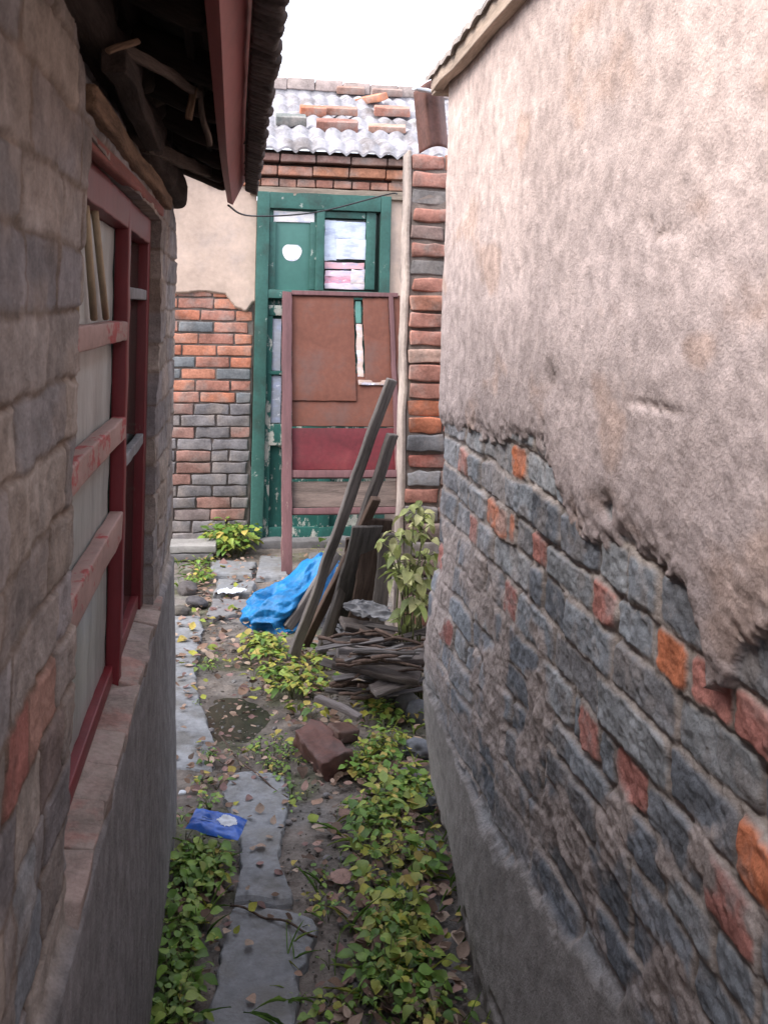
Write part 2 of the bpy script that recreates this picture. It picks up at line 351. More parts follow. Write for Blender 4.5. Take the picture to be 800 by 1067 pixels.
h = h*(1-sm)+hK*sm; Cw = Cw*(1-sm[..., None])+CK*sm[..., None]
ec = 0.022*(1+0.3*fbm(V*6, V*0, 0, 3, 5)); ce = np.clip((U-(YRE-ec))/ec, 0, 1)
h = h-0.05*(1-np.sqrt(np.maximum(0, 1-ce**2)))
P = np.stack([XR-h, U+0.012*fbm(V*5, V*0, 0, 4, 95)*sst(2.9, 3.04, U), V], -1)
grid_mesh('masonry_wall', P, Cw, M_masonry, rh, flip=False)
mb = MB()
rbox(mb, (XR+0.17, 0.71, 1.15), (0.26, 4.62, 2.46), (0.33, 0.26, 0.23), 0.01, 0.0, seg=(1, 1, 1))
rbox(mb, (XR+1.60, YRE-0.11, 1.15), (2.6, 0.18, 2.46), (0.33, 0.26, 0.23), 0.01, 0.0)
mb.build('wall_core', M_masonry, rh)
# eave: pale board, dark sarking and tile edge, roof running up to the right
mb = MB(); rbox(mb, (XR-0.045, 0.76, 2.355), (0.035, 4.70, 0.06), r=0.004, jit=0.004, seg=(1, 30, 1), jf=5)
rbox(mb, (XR-0.012, YRE+0.05, 2.355), (0.09, 0.05, 0.08), r=0.004, jit=0.003)
mb.build('eave_board', mat('bleached board', (0.47, 0.36, 0.28), 0.85, 0.3, 8, 0.5, 30, stretch=(4, .4, 4), tint=(0.25, 0.18, 0.14)), rh)
def wavy_roof(name, parent, x0, x1, y0, y1, zfun, axis, wl, amp, rowlen, m, stepdrop=0.018, res=0.012, thick=0.016, col=(0.4, 0.4, 0.4), sag=0.01):
    """tiled roof sheet; waves run across `axis`; rows step down the slope"""
    a = np.arange(x0, x1+res, res); b = np.arange(y0, y1+res, res); A, B = np.meshgrid(a, b, indexing='ij')
    along = A if axis == 'x' else B; down = B if axis == 'x' else A
    z = zfun(A, B)+amp*np.abs(np.sin(math.pi*along/wl))**0.8
    ph = (down % rowlen)/rowlen; s = 1 if axis == 'x' else 1
    z = z+stepdrop*(1-ph)*s+sag*fbm(A*2, B*2, 0, 3, 4)+0.004*fbm(A*25, B*25, 0, 2, 4)
    rowid = np.floor(down/rowlen); tid = np.floor(along/wl)
    rnd = vnoise(rowid*3.3+.5, tid*5.1+.5, 0, 9)
    z = z+0.006*rnd
    top = np.stack([A, B, z], -1); bot = np.stack([A, B, z-thick], -1)
    Cc = np.array(col)*(1+0.2*rnd[..., None])
    o = grid_mesh(name, top, Cc, m, parent)
    o2 = grid_mesh(name, bot, Cc, m, parent, flip=True)
    # join the two and close the rim
    me = o.data; import bmesh
    bm = bmesh.new(); bm.from_mesh(me); bm.from_mesh(o2.data)
    bpy.data.objects.remove(o2)
    nv = A.size; bm.verts.ensure_lookup_table(); nu_, nv_ = A.shape; I = np.arange(nv).reshape(nu_, nv_)
    rim = list(I[:, 0])+list(I[-1, 1:])+list(I[::-1, -1][1:])+list(I[0, ::-1][1:])
    for i, j in zip(rim[:-1], rim[1:]):
        try: bm.faces.new((bm.verts[i+0], bm.verts[i+nv], bm.verts[j+nv], bm.verts[j+0]))
        except ValueError: pass
    bm.to_mesh(me); bm.free(); return o
wavy_roof('roof', rh, XR-0.075, XR+2.2, -1.6, YRE+0.10, lambda A, B: 2.412+(A-XR)*0.35, 'y', 0.12, 0.009, 0.22, mat('grey roof tile', (0.36, 0.31, 0.28), 0.9, 0.4, 12, 0.7, 60, 0.004), stepdrop=-0.018, res=0.02)

# ================================================================== LEFT HOUSE
XL, YLE = -0.20, 3.02
WY0, WY1, WZ0, WZ1 = 1.24, 2.42, 0.862, 1.812
lh = thing('old_brick_house', 'low grey brick house with red framed window and sagging dark eave over the alley', 'house', (-1.2, 1.5, 0))
yy = axis_pts((-1.6, 0.6, 0.03), (0.6, WY0, 0.004), (WY0, WY1, 0.0065), (WY1, YLE, 0.005)); zz = axis_pts((-0.05, 0.85, 0.008), (0.85, WZ0, 0.0045), (WZ0, WZ1, 0.0045), (WZ1, 2.12, 0.006))
U, V = np.meshgrid(yy, zz, indexing='ij')
rows = brick_layout(-1.8, YLE+0.3, 0.02, 2.2, 0.079, [0.24, 0.27, 0.13, 0.24], 12, red=0.0)
TAUP = [(0.25, 0.22, 0.205), (0.22, 0.205, 0.205), (0.275, 0.24, 0.215), (0.215, 0.20, 0.205)]
rl = random.Random(4)
for v0, v1, row in rows:
    for b in row: b[2] = rl.choice(TAUP)
for px, py, c in [(10, 830, REDS[0]), (20, 800, REDS[1]), (45, 700, (0.27, 0.16, 0.13)), (55, 760, (.2, .16, .15)), (25, 905, GREY[1]), (40, 960, GREY[1]), (15, 1000, GREY[3])]:
    p = at(px, py, X=XL); paint_at(rows, p.y, p.z, c)
d, C, off = brick_field(U, V, rows, joint=0.0035, rr=0.005, warp=0.008, seed=7)
prof = sst(-0.002, 0.003, d); rough = fbm(U*30, V*30, 0, 4, 13)
hB = -(1-prof)*0.007*sst(-.25, .2, fbm(U*6, V*8, 9, 3, 27))+off*0.25+rough*0.0025+0.0015*fbm(U*70, V*70, 0, 2, 28)+0.0025*fbm(U*16, V*16, 0, 3, 20)+fbm(U*4, V*4, 0, 3, 19)*0.006+0.004
CB = C*(1+0.36*fbm(U*24, V*24, 4, 5, 78, .7))[..., None]
jc = np.array((0.13, 0.095, 0.072))
smr = sst(-0.05, 0.3, fbm(U*6, V*8, 1, 5, 55))*0.75
CB = CB*(0.25+0.75*prof[..., None])+jc*(0.75-0.75*prof[..., None])
CB = CB*(1-0.5*smr[..., None])+np.array((0.28, 0.22, 0.18))*0.5*smr[..., None]
hB = hB+smr*0.004
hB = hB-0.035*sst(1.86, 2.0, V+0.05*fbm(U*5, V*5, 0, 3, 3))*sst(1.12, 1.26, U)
CB = CB*(1-0.8*sst(1.80, 1.98, V+0.04*fbm(U*5, V*5, 0, 3, 3))[..., None]*sst(1.15, 1.35, U)[..., None])+np.array((0.04, .03, .026))*0.8*sst(1.80, 1.98, V)[..., None]*sst(1.15, 1.35, U)[..., None]  # wall top over the window darkened: under-eave shade put into the brick colour
# cement plinth below the sill
es = (0.843-V)+0.010*fbm(U*8, V*8, 0, 4, 81)
sm = sst(0.0, 0.010, es)
hK = 0.020+0.022*sst(0.9, 0.0, V)+0.004*fbm(U*5, V*5, 0, 3, 83)+0.001*fbm(U*60, V*9, 0, 3, 84)
strk = fbm(U*26, V*2.2, 0, 4, 85)
CK = np.array((0.205, 0.195, 0.197))*(1+0.20*strk+0.12*fbm(U*6, V*6, 0, 4, 80))[..., None]
h = hB*(1-sm)+hK*sm; Cw = CB*(1-sm[..., None])+CK*sm[..., None]
ce = np.clip((U-(YLE-0.02))/0.02, 0, 1); h = h-0.03*(1-np.sqrt(np.maximum(0, 1-ce**2)))
jx = fbm(V*14, V*0, 0, 3, 6)*0.008
P = np.stack([XL+h, U, V], -1)
kU = (U[:-1, :-1]+U[1:, 1:])/2; kV = (V[:-1, :-1]+V[1:, 1:])/2
keep = ~((kU > WY0) & (kU < WY1) & (kV > WZ0) & (kV < WZ1))
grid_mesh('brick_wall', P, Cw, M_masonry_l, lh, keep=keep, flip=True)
iu0, iu1 = np.argmin(abs(yy-WY0)), np.argmin(abs(yy-WY1)); iz0, iz1 = np.argmin(abs(zz-WZ0)), np.argmin(abs(zz-WZ1))
for nm, sl_, fl in (('jamb_reveal', (iu0, slice(iz0, iz1+1)), False), ('jamb_reveal', (iu1, slice(iz0, iz1+1)), True), ('head_reveal', (slice(iu0, iu1+1), iz1), False)):
    e0 = P[sl_]; c0_ = Cw[sl_]; e1 = e0.copy(); e1[:, 0] = XL-0.07
    PP = np.stack([e0*(1-t)+e1*t for t in (0, .1, .5, 1)], 1); grid_mesh(nm, PP, np.stack([c0_]*4, 1), M_masonry_l, lh, flip=fl)
mb = MB(); c0 = (0.15, 0.12, 0.10)
def seg_box(mb, x0, x1, y0, y1, z0, z1, col=c0, r=0.004, jit=0.0, **k):
    return rbox(mb, ((x0+x1)/2, (y0+y1)/2, (z0+z1)/2), (x1-x0, y1-y0, z1-z0), col, r, jit, **k)
xb = XL-0.018
seg_box(mb, xb-0.26, xb, -1.6, WY0-0.001, -0.05, 2.08); seg_box(mb, xb-0.26, xb, WY1+0.001, YLE-0.012, -0.05, 2.05)
seg_box(mb, xb-0.26, xb, WY0-0.001, WY1+0.001, -0.05, WZ0-0.002); seg_box(mb, xb-0.26, xb, WY0-0.001, WY1+0.001, WZ1+0.002, 2.05)
seg_box(mb, xb-3.0, xb-0.262, YLE-0.25, YLE-0.012, -0.05, 2.05)
seg_box(mb, xb-3.0, xb-2.75, -1.6, YLE-0.252, -0.05, 2.9)
mb.build('wall_core', M_masonry_l, lh)
mb = MB(); y = WY0-0.12; i = 0
while y < WY1+0.02:
    w = random.uniform(0.10, 0.13); c = random.choice([(0.31, 0.24, 0.215), (0.29, 0.225, 0.205), (0.28, 0.235, 0.22), (0.31, 0.19, 0.165)])
    if y+w > WY0+0.01:
        rbox(mb, (XL-0.029+random.uniform(-.003, .003), y+w/2, 0.855+random.uniform(-.003, .003)), (0.10, w+0.001, 0.035), c, 0.004, 0.006, rot=(0, R(9), random.uniform(-.03, .03)), seg=(3, 3, 1), jf=30)
    y += w
mb.build('window_sill', mat('mortared sill', None, 0.9, 0.35, 12, 0.8, 70, 0.006, tint=(0.27, 0.225, 0.20), tfac=.9, tscale=14, trange=(.42, .55)), lh)
# window
win = MB(); XW = XL-0.028
for a in ((WY0+0.001, WY0+0.040), (WY1-0.055, WY1-0.001)): seg_box(win, XW-0.045, XW+0.008, a[0], a[1], WZ0+0.002, WZ1-0.002, r=0.003, jit=0.001)
seg_box(win, XW-0.045, XW+0.012, WY0+0.041, WY1-0.056, WZ1-0.062, WZ1-0.003, r=0.003, jit=0.002, seg=(1, 20, 1))
seg_box(win, XW-0.045, XW+0.002, WY0+0.041, WY1-0.056, WZ0+0.012, WZ0+0.045, r=0.003, jit=0.001)
wf = win.build('window', M_redpaint, lh)
ps = MB(); seg_box(ps, XW-0.013, XW+0.014, 1.905, 1.945, WZ0-0.02, WZ1-0.02, r=0.004, jit=0.0015, seg=(1, 1, 20)); ps.build('centre_post', M_redpaint, wf)
wf2 = wf
for i, (za, zb_) in enumerate(((1.535, 1.572), (1.345, 1.388), (1.15, 1.205))):
    m_ = MB(); seg_box(m_, XW-0.012, XW+0.016-0.001*i, WY0+0.041, 1.904, za, zb_, r=0.004, jit=0.002, seg=(1, 12, 1)); m_.build('rail', M_pinkrail, wf2)
for i, (za, zb_) in enumerate(((1.615, 1.64), (1.27, 1.295))):
    m_ = MB(); seg_box(m_, XW-0.012, XW+0.006, 1.946, WY1-0.056, za, zb_, r=0.003, jit=0.001, seg=(1, 8, 1)); m_.build('glazing_bar', M_cloth, wf2)
m_ = MB(); seg_box(m_, XW-0.028, XW-0.014, WY0+0.041, 1.904, WZ0+0.046, WZ1-0.063, r=0.002, jit=0.002, seg=(1, 20, 20)); m_.build('pane', M_sheet, wf2)
m_ = MB(); seg_box(m_, XW-0.028, XW-0.014, 1.946, WY1-0.056, WZ0+0.046, WZ1-0.063, r=0.002); m_.build('pane', M_glass_d, wf2)
m_ = MB()
for k, (ya, yb_) in enumerate(((1.30, 1.34), (1.38, 1.52), (1.47, 1.66))):
    p0 = Vector((XW-0.004, ya+0.1, 1.765)); p1 = Vector((XW-0.004, yb_+0.08, 1.578)); tube(m_, [p0, p1], 0.006, n=6)
m_.build('cream_strip', M_cream, wf2)
m_ = MB(); seg_box(m_, XW-0.006, XW+0.004, 1.975, 2.0, WZ0+0.05, 1.61, r=0.003); m_.build('curtain_edge', M_cream, wf2)
# timber over the window and the eave carpentry
def beam(name, p0, p1, w, t, m, parent=None, r=0.006, jit=0.004, seg=18, jf=9, roll=0, col=(0.3, 0.2, 0.15), bend=0, local=True, taper=None):
    p0 = Vector(p0); p1 = Vector(p1); L = (p1-p0).length; z = (p1-p0)/L
    x = z.cross(Vector((0, 1, 0)) if abs(z.y) < 0.8 else Vector((1, 0, 0))).normalized(); y = z.cross(x)
    x2 = x*math.cos(roll)+y*math.sin(roll); y2 = z.cross(x2)
    m_ = MB(); rbox(m_, (0, 0, 0), (w, t, L), col, r, jit, seg=(2, 2, seg), jf=jf, bend=bend)
    if taper:
        v = m_.v[0]; k = 1-(1-taper)*(v[:, 2]/L+0.5); v[:, 0] *= k; v[:, 1] *= k
    M = Matrix(((x2.x, y2.x, z.x, 0), (x2.y, y2.y, z.y, 0), (x2.z, y2.z, z.z, 0), (0, 0, 0, 1))); M.translation = (p0+p1)/2
    if parent: M = Matrix.Translation(-Vector(parent.location)) @ M
    o = m_.build(name, m, None, mtx=Matrix.Identity(4)); 
    if parent: o.parent = parent
    o.matrix_basis = M; return o
M_tanz = mat('split tan timber', (0.155, 0.10, 0.068), 0.9, 0.5, 10, 0.9, 26, 0.006, stretch=(6, 6, .5), spec=0.1)
M_redz = mat('faded red timber', (0.17, 0.050, 0.040), 0.75, 0.35, 9, 0.6, 26, 0.004, stretch=(5, 5, .4), worn=((0.17, 0.10, 0.08), 7, 0.60))
M_eaveshade = mat('eave shade timber', (0.040, 0.030, 0.026), 0.9, 0.5, 9, 0.8, 26, 0.005, stretch=(5, 5, .4), spec=0.1)  # near-black base: shade of the eave cavity put into the timber colour
M_sootz2 = mat('dusty rafter', (0.095, 0.072, 0.060), 0.9, 0.5, 9, 0.8, 26, 0.005, stretch=(5, 5, .4), spec=0.1)
beam('lintel_trim', (XL-0.004, WY0+0.005, 1.815), (XL-0.002, WY1+0.03, 1.836), 0.026, 0.022, M_redz, lh, seg=30, jit=0.002, jf=2)
beam('lintel', (XL-0.006, WY0-0.02, 1.858), (XL-0.004, WY1+0.10, 1.868), 0.034, 0.048, M_tanz, lh, jit=0.005, seg=60, jf=2.5)
beam('wall_plate', (XL-0.01, 0.7, 1.965), (XL-0.015, YLE+0.05, 1.955), 0.09, 0.085, M_eaveshade, lh, jit=0.012, seg=40, r=0.03, jf=6)
slope = 0.42
def zr(x): return 1.998-(x-0.02)*slope          # underside of the roof boarding
for k, yk in enumerate([0.35, 0.66, 0.98, 1.30, 1.62, 1.93, 2.24, 2.54, 2.84, 3.06]):
    x1 = -0.045; x0 = -0.62
    beam('rafter', (x0, yk+random.uniform(-.02, .02), zr(x0)-0.035), (x1, yk+random.uniform(-.02, .02), zr(x1)-0.040), 0.055, 0.06, M_eaveshade, lh, jit=0.008, seg=10, r=0.02)
# boarding: uneven planks running along the eave
x = -0.02; k = 0
while x > -3.0:
    w = random.uniform(0.07, 0.11) if x > -0.6 else 0.5
    o = beam('roof_board', (x-w/2, -1.6, zr(x-w/2)+0.012+random.uniform(-.004, .004)), (x-w/2, YLE+0.13+random.uniform(-.03, .02), zr(x-w/2)+0.012), w-0.006, 0.016, M_eaveshade, lh, jit=0.004, seg=30, r=0.003, roll=math.atan(slope)*1)
    x -= w; k += 1
# fascia, leaning square to the rafters, and the tile edge hanging past it
mb = MB(); V_, Fc_, _ = cube_grid(1, 40, 1)
for (a, b) in (((-0.032, 1.937), (0.006, 2.015)),):
    n_ = 60; ys = np.linspace(-1.6, YLE+0.17, n_); pts = []
    for yv in ys:
        wob = 0.003*math.sin(yv*2.1); z1 = 0.003*math.sin(yv*2.6)
        for (xx, zz_) in ((a[0], a[1]), (b[0], b[1]), (b[0]-0.017, b[1]+0.008), (a[0]-0.017, a[1]+0.008)): pts.append((xx+wob, yv, zz_+z1))
    Fq = []
    for i in range(n_-1):
        for q in range(4): Fq.append((i*4+q, i*4+(q+1) % 4, (i+1)*4+(q+1) % 4, (i+1)*4+q))
    Fq.append((3, 2, 1, 0)); Fq.append(tuple((n_-1)*4+q for q in range(4))); mb.add(pts, Fq)
mb.build('fascia_board', M_fascia, lh, smooth=False)
M_tileclay = mat('sooty tile', (0.075, 0.063, 0.060), 0.9, 0.45, 14, 0.8, 60, 0.005)
# each tile course end shows as a ribbed edge: curved tiles side by side along the eave
mb = MB(); yv = -1.6; rt_ = random.Random(3)
while yv < YLE+0.14:
    w = rt_.uniform(0.026, 0.034); ov = rt_.uniform(-.004, .006)
    for s_, (xa, xb_, dz) in enumerate(((0.008, 0.050+ov, 0.0),)):
        zz_ = 2.000-(xa+xb_)/2*0.30+rt_.uniform(-.002, .002)
        rbox(mb, ((xa+xb_)/2, yv+w/2, zz_), (xb_-xa, w-0.002, 0.022), (0.075, 0.063, 0.06), 0.008, 0.003, rot=(0, math.atan(.3), rt_.uniform(-.04, .04)), seg=(2, 1, 1), jf=40)
    yv += w
mb.build('tile_edge', M_tileclay, lh)
wavy_roof('roof', lh, -3.1, 0.044, -1.6, YLE+0.15, lambda A, B: 2.030-A*0.42, 'y', 0.12, 0.020, 0.22, M_darktile, res=0.025)
# broken laths hanging in the eave
def lath(a, b, w, t, m=M_tanz): beam('broken_lath', a, b, w, t, m, lh, jit=0.004, seg=12, r=0.003)
lath(at(128, 48, Y=1.25), at(205, 96, Y=1.62), 0.016, 0.010, M_sootz2)
lath(at(204, 92, Y=1.60), at(198, 124, Y=1.58), 0.012, 0.008)
lath(at(207, 92, Y=1.66), at(217, 150, Y=1.85), 0.014, 0.010, M_sootz2)
lath(at(110, 55, Y=1.10), at(143, 42, Y=1.15), 0.008, 0.006)
lath(at(120, 60, Y=1.2), at(160, 150, Y=1.9), 0.03, 0.03, M_eaveshade)
lath(at(150, 150, Y=2.0), at(222, 182, Y=2.9), 0.03, 0.02, M_sootz2)
# rubble packed between plate and rafters, cavity shade put into its dark colours
mb = MB()
for k in range(34):
    yv = 0.8+k*0.066; rbox(mb, (XL-0.035+random.uniform(-.01, .02), yv, 2.035+random.uniform(-.02, .02)), (0.10, 0.075, 0.07), random.choice([(0.045, .034, .03), (0.03, .025, .022), (.06, .045, .036)]), 0.02, 0.012, rot=(random.uniform(-.3, .3), random.uniform(-.3, .3), 0), seg=(2, 2, 2))
mb.build('rubble_infill', M_masonry_l, lh)

# ================================================================== BACK HOUSE
YB = 6.62
bh = thing('rear_house', 'rear house with green door, bare red brick wall and pale tiled roof', 'house', (0.4, YB+1.0, 0))
def XB(px, py): return at(px, py, Y=YB).x
xdl = XB(264, 400); xdr = XB(404, 300); zdt = at(330, 203, Y=YB).z
zbt = at(225, 306, Y=YB).z     # top of bare brick left of the door
mb = MB(); pitch = 0.0795; z = 0.0; k = 0; rb = random.Random(21)
while z < zbt+0.16:
    x = -1.7 + (0.0 if k % 2 else 0.115)+rb.uniform(-.02, .02)
    while x < xdl-0.02:
        w = min(rb.choice([0.235, 0.235, 0.24, 0.12 if rb.random() < .3 else .235]), xdl-0.012-x)
        if w < 0.04: x += w+.01; continue
        lo = z < 0.92
        t = rb.random()
        if lo: c = rb.choice([(0.18, .17, .18), (0.21, .195, .20), (0.15, .14, .145), (0.28, 0.16, 0.135), (0.20, 0.16, 0.155)])
        elif abs(k-int(1.16/pitch)) < 1 and t < .6: c = (0.16, 0.17, 0.18)
        else: c = rb.choice([(0.46, 0.19, 0.12), (0.42, 0.165, 0.105), (0.40, 0.19, 0.14), (0.47, 0.21, 0.14), (0.36, 0.17, 0.13)]) if t < .93 else (0.17, .18, .19)
        rbox(mb, (x+w/2, YB+0.045+rb.uniform(-.004, .004)-(0.006 if lo else 0), z+pitch/2), (w-0.010, 0.11, pitch-(0.013 if not lo else .009)), c, 0.007, 0.0065 if lo else 0.0045, seg=(4, 1, 2), jf=25, rot=(0, rb.uniform(-.012, .012), rb.uniform(-.01, .01)))
        x += w
    z += pitch; k += 1
bw = mb.build('brick_wall', M_brick, bh)
mb = MB(); seg_box(mb, -1.7, xdl-0.006, YB+0.001, YB+0.25, 0.0, 2.70, col=(.17, .14, .125), jit=.004, seg=(30, 1, 40)); seg_box(mb, xdr+0.006, 2.2, YB+0.012, YB+0.25, 0.0, 2.70, col=(.30, .25, .22))
seg_box(mb, xdl-0.006, xdr+0.006, YB+0.012, YB+0.25, zdt+0.002, 2.70, col=(.2, .16, .14))
seg_box(mb, -1.7, -1.45, YB+0.252, YB+3.4, 0, 2.7); seg_box(mb, 2.0, 2.2, YB+0.252, YB+3.4, 0, 2.7); seg_box(mb, -1.45, 2.0, YB+3.2, YB+3.4, 0, 2.7)
mb.build('wall_core', M_masonry, bh)
# plaster coat left of the door, ragged at the bottom
yy = axis_pts((-1.7, -0.35, 0.05), (-0.35, xdl-0.004, 0.006)); zz = axis_pts((zbt-0.25, zbt+0.2, 0.006), (zbt+0.2, 2.56, 0.02)); U, V = np.meshgrid(yy, zz, indexing='ij')
bx = [XB(188, 310), XB(215, 308), XB(235, 306), XB(245, 322), XB(256, 325), XB(264, 318)]; bz = [at(188, 308, Y=YB).z, at(215, 305, Y=YB).z, at(235, 308, Y=YB).z, at(245, 322, Y=YB).z, at(256, 326, Y=YB).z, at(264, 316, Y=YB).z]
e = V-np.interp(U, bx, bz)+0.012*fbm(U*20, V*20, 0, 4, 2)
P = np.stack([U, YB-0.030+0.003*fbm(U*9, V*9, 0, 3, 5)+0.03*(1-sst(0, 0.02, e)), V], -1); keep = (e[:-1, :-1] > 0)
grid_mesh('plaster_coat', P, np.ones(P.shape)*0.4, M_plaster, bh, keep=keep, flip=False)
mb = MB(); seg_box(mb, xdr+0.004, xdr+0.5, YB-0.04, YB+0.010, 0, 2.56, r=0.006, jit=0.006, seg=(6, 1, 20)); mb.build('door_jamb', M_plaster, bh)
# corbelled brick courses over the door
for row, (z0, yo, hgt, wd) in enumerate(((2.465, 0.055, 0.052, 0.125), (2.545, 0.09, 0.062, .245), (2.625, 0.125, 0.05, .245))):
    mb = MB(); x = -0.25
    while x < 1.25:
        w = wd*rb.uniform(.96, 1.04); c = rb.choice([(0.42, 0.20, 0.14), (0.36, 0.19, .14), (0.33, 0.16, .12), (0.45, 0.21, 0.13)] if row < 2 else [(0.24, .14, .12), (.27, .17, .14)])
        rbox(mb, (x+w/2, YB-yo+0.11, z0+rb.uniform(-.003, .003)), (w-0.008, 0.24, hgt), c, 0.006, 0.003, seg=(2, 1, 1)); x += w
    mb.build('cornice_course', M_brick, bh)
mb = MB(); seg_box(mb, xdl-0.05, 1.22, YB-0.075, YB+0.03, 2.375, 2.432, r=0.006, jit=0.004, seg=(20, 1, 1)); mb.build('lintel', mat('door lintel wood', (0.27, 0.22, 0.175), 0.85, 0.35, 8, 0.5, 30, stretch=(.4, 4, 4)), bh)
# roof
ys0 = YB-0.17; 
def zroof(A, B): return 2.655+(B-ys0)*0.425
rf = wavy_roof('roof', bh, -1.8, 2.3, ys0, YB+1.75, zroof, 'x', 0.115, 0.034, 0.36, M_tile, stepdrop=0.05, res=0.0125, thick=0.018, sag=0.012)
mb = MB(); x = -1.8
while x < 2.3:
    w = 0.24; rbox(mb, (x+w/2, YB+1.74, zroof(0, YB+1.74)+0.07+0.01*math.sin(x*4)), (w-0.005, 0.18, 0.10), rb.choice([(.36, .30, .28), (.38, .31, .29), (.33, .28, .27)]), 0.01, 0.004); x += w
mb.build('ridge', M_brick, bh)
# the door: frame, leaf, light, papers
dr = MB(); YD = YB-0.03; dw = xdr-xdl
seg_box(dr, xdl, xdl+0.085, YD-0.05, YD+0.06, 0.0, zdt, r=0.004, jit=0.002, seg=(1, 1, 20)); seg_box(dr, xdr-0.07, xdr, YD-0.05, YD+0.06, 0.0, zdt, r=0.004, jit=0.002, seg=(1, 1, 20))
seg_box(dr, xdl+0.086, xdr-0.071, YD-0.048, YD+0.06, zdt-0.11, zdt-0.001, r=0.004, jit=0.002, seg=(12, 1, 1))
zt0 = at(330, 303, Y=YB).z
seg_box(dr, xdl+0.086, xdr-0.071, YD-0.046, YD+0.06, zt0-0.06, zt0+0.0, r=0.004, jit=0.002, seg=(12, 1, 1))
xm = XB(333, 250)
seg_box(dr, xm-0.028, xm+0.028, YD-0.044, YD+0.06, zt0+0.001, zdt-0.111, r=0.004, jit=0.001)
door = dr.build('door', M_green, bh)
def px_box(name, x0, y0, x1, y1, yd, th, m, parent, col=(.5, .5, .5), Yp=YB, **k):
    a = at(x0, y0, Y=Yp); b = at(x1, y1, Y=Yp); m_ = MB()
    seg_box(m_, min(a.x, b.x), max(a.x, b.x), yd-th/2, yd+th/2, min(a.z, b.z), max(a.z, b.z), col=col, r=0.002, **k); return m_.build(name, m, parent)
a_ = at(279, 303, Y=YB)
m_ = MB(); seg_box(m_, xdl+0.087, xm-0.029, YD+0.0, YD+0.02, zt0+0.002, zdt-0.112, r=0.002); px_ = m_.build('upper_panel', M_panelgreen, door)
px_box('casing', 281, 232, 286, 302, YD-0.012, 0.022, M_green, door); px_box('casing', 323, 232, 328, 302, YD-0.012, 0.022, M_green, door)
px_box('torn_paper', 285, 220, 327, 233, YD-0.008, 0.006, M_paper, door, (0.78, 0.74, 0.74), jit=0.003, seg=(8, 1, 3))
# round hole patched with white paper
m_ = MB(); c_ = at(304, 263, Y=YB); n_ = 26; pts = [(c_.x, YD-0.006, c_.z)]+[(c_.x+0.066*math.cos(t)*(1+.05*math.sin(3*t)), YD-0.003, c_.z+(0.062*math.sin(t) if math.sin(t) < .75 else .05)) for t in [2*math.pi*i/n_ for i in range(n_)]]
m_.add(pts, [(0, 1+(i+1) % n_, 1+i) for i in range(n_)], (0.85, 0.85, 0.87)); m_.build('round_vent', M_paper, door)
m_ = MB(); seg_box(m_, xm+0.029, xdr-0.072, YD+0.012, YD+0.02, zt0+0.002, zdt-0.112, r=0.002); m_.build('pane', M_glass_d, door)
px_box('casing', 381, 222, 389, 302, YD-0.005, 0.034, M_green, door); px_box('casing', 338, 221, 380, 229, YD-0.005, 0.034, M_green, door)
papers = [(338, 230, 350, 272, (0.62, 0.68, 0.80)), (349, 231, 380, 250, (0.58, 0.64, 0.78)), (350, 249, 380, 271, (0.64, 0.68, 0.82)), (338, 273, 379, 281, (0.72, 0.42, 0.46)), (338, 282, 366, 289, (0.75, 0.56, 0.64)),
          (365, 281, 379, 296, (0.72, 0.62, 0.60)), (338, 288, 366, 296, (0.74, 0.36, 0.46)), (338, 295, 379, 302, (0.70, 0.60, 0.66))]
for i, (x0, y0, x1, y1, c) in enumerate(papers):
    px_box('paper_sheet', x0, y0, x1, y1, YD-0.002-0.003*(i % 3), 0.003, M_paper, door, c, jit=0.004, seg=(6, 1, 4))
# door leaves below (flaking paint) with a glazed strip on the left
m_ = MB(); seg_box(m_, xdl+0.087, xdr-0.072, YD+0.015, YD+0.045, 0.03, zt0-0.061, r=0.003, jit=0.002, seg=(10, 1, 20)); m_.build('door_leaf', M_green2, door)
px_box('stile', 271, 318, 279, 562, YD-0.004, 0.036, M_green2, door, Yp=YB)
px_box('pane', 280, 332, 292, 386, YD-0.002, 0.012, M_paper, door, (0.42, 0.44, 0.50)); px_box('pane', 280, 391, 292, 440, YD-0.002, 0.012, M_paper, door, (0.34, 0.37, 0.44))
for (y0, y1) in ((318, 331), (386, 391), (441, 463), (548, 560)): px_box('rail', 280, y0, 398, y1, YD-0.006, 0.04, M_green2, door)
px_box('stile', 332, 464, 342, 547, YD-0.002, 0.03, M_green2, door)
mb = MB(); seg_box(mb, xdl-0.05, xdr+0.15, YB-0.16, YB+0.05, -0.02, 0.05, r=0.01, jit=0.01, col=(.2, .19, .19), seg=(10, 2, 1)); mb.build('threshold', M_cement, bh)

# loose bricks lying on the roof
YRB = YB
def roofbrick(px, py, yl, size, col, rot, lab):
    d_ = ray(px, py); # meet the roof plane
    t = (2.655+(-ys0)*0.425-CAMZ)/(d_.z-0.425*d_.y); p = CAMP+d_*t
    m_ = MB(); rbox(m_, (0, 0, 0), size, col, 0.008, 0.004, seg=(3, 2, 1), jf=25)
    o = m_.build('roof_brick', M_brick, None, loc=(0, 0, 0)); o.location = p+Vector((0, 0, 0.085)); o.rotation_euler = (R(23), 0, rot)
    tag(o, lab, 'brick', 'loose bricks on the rear roof')
roofbrick(326, 127, 0, (0.20, 0.11, 0.07), (0.46, 0.17, 0.10), R(2), 'orange red brick left of the long brown bricks on the tiled roof')
roofbrick(354, 127, 0, (0.27, 0.10, 0.06), (0.36, 0.19, 0.14), R(-3), 'long dull brown brick below the slanting orange brick on the roof')
roofbrick(386, 114, 0, (0.30, 0.11, 0.06), (0.50, 0.21, 0.12), R(-52), 'orange brick lying aslant across the tile courses of the roof')
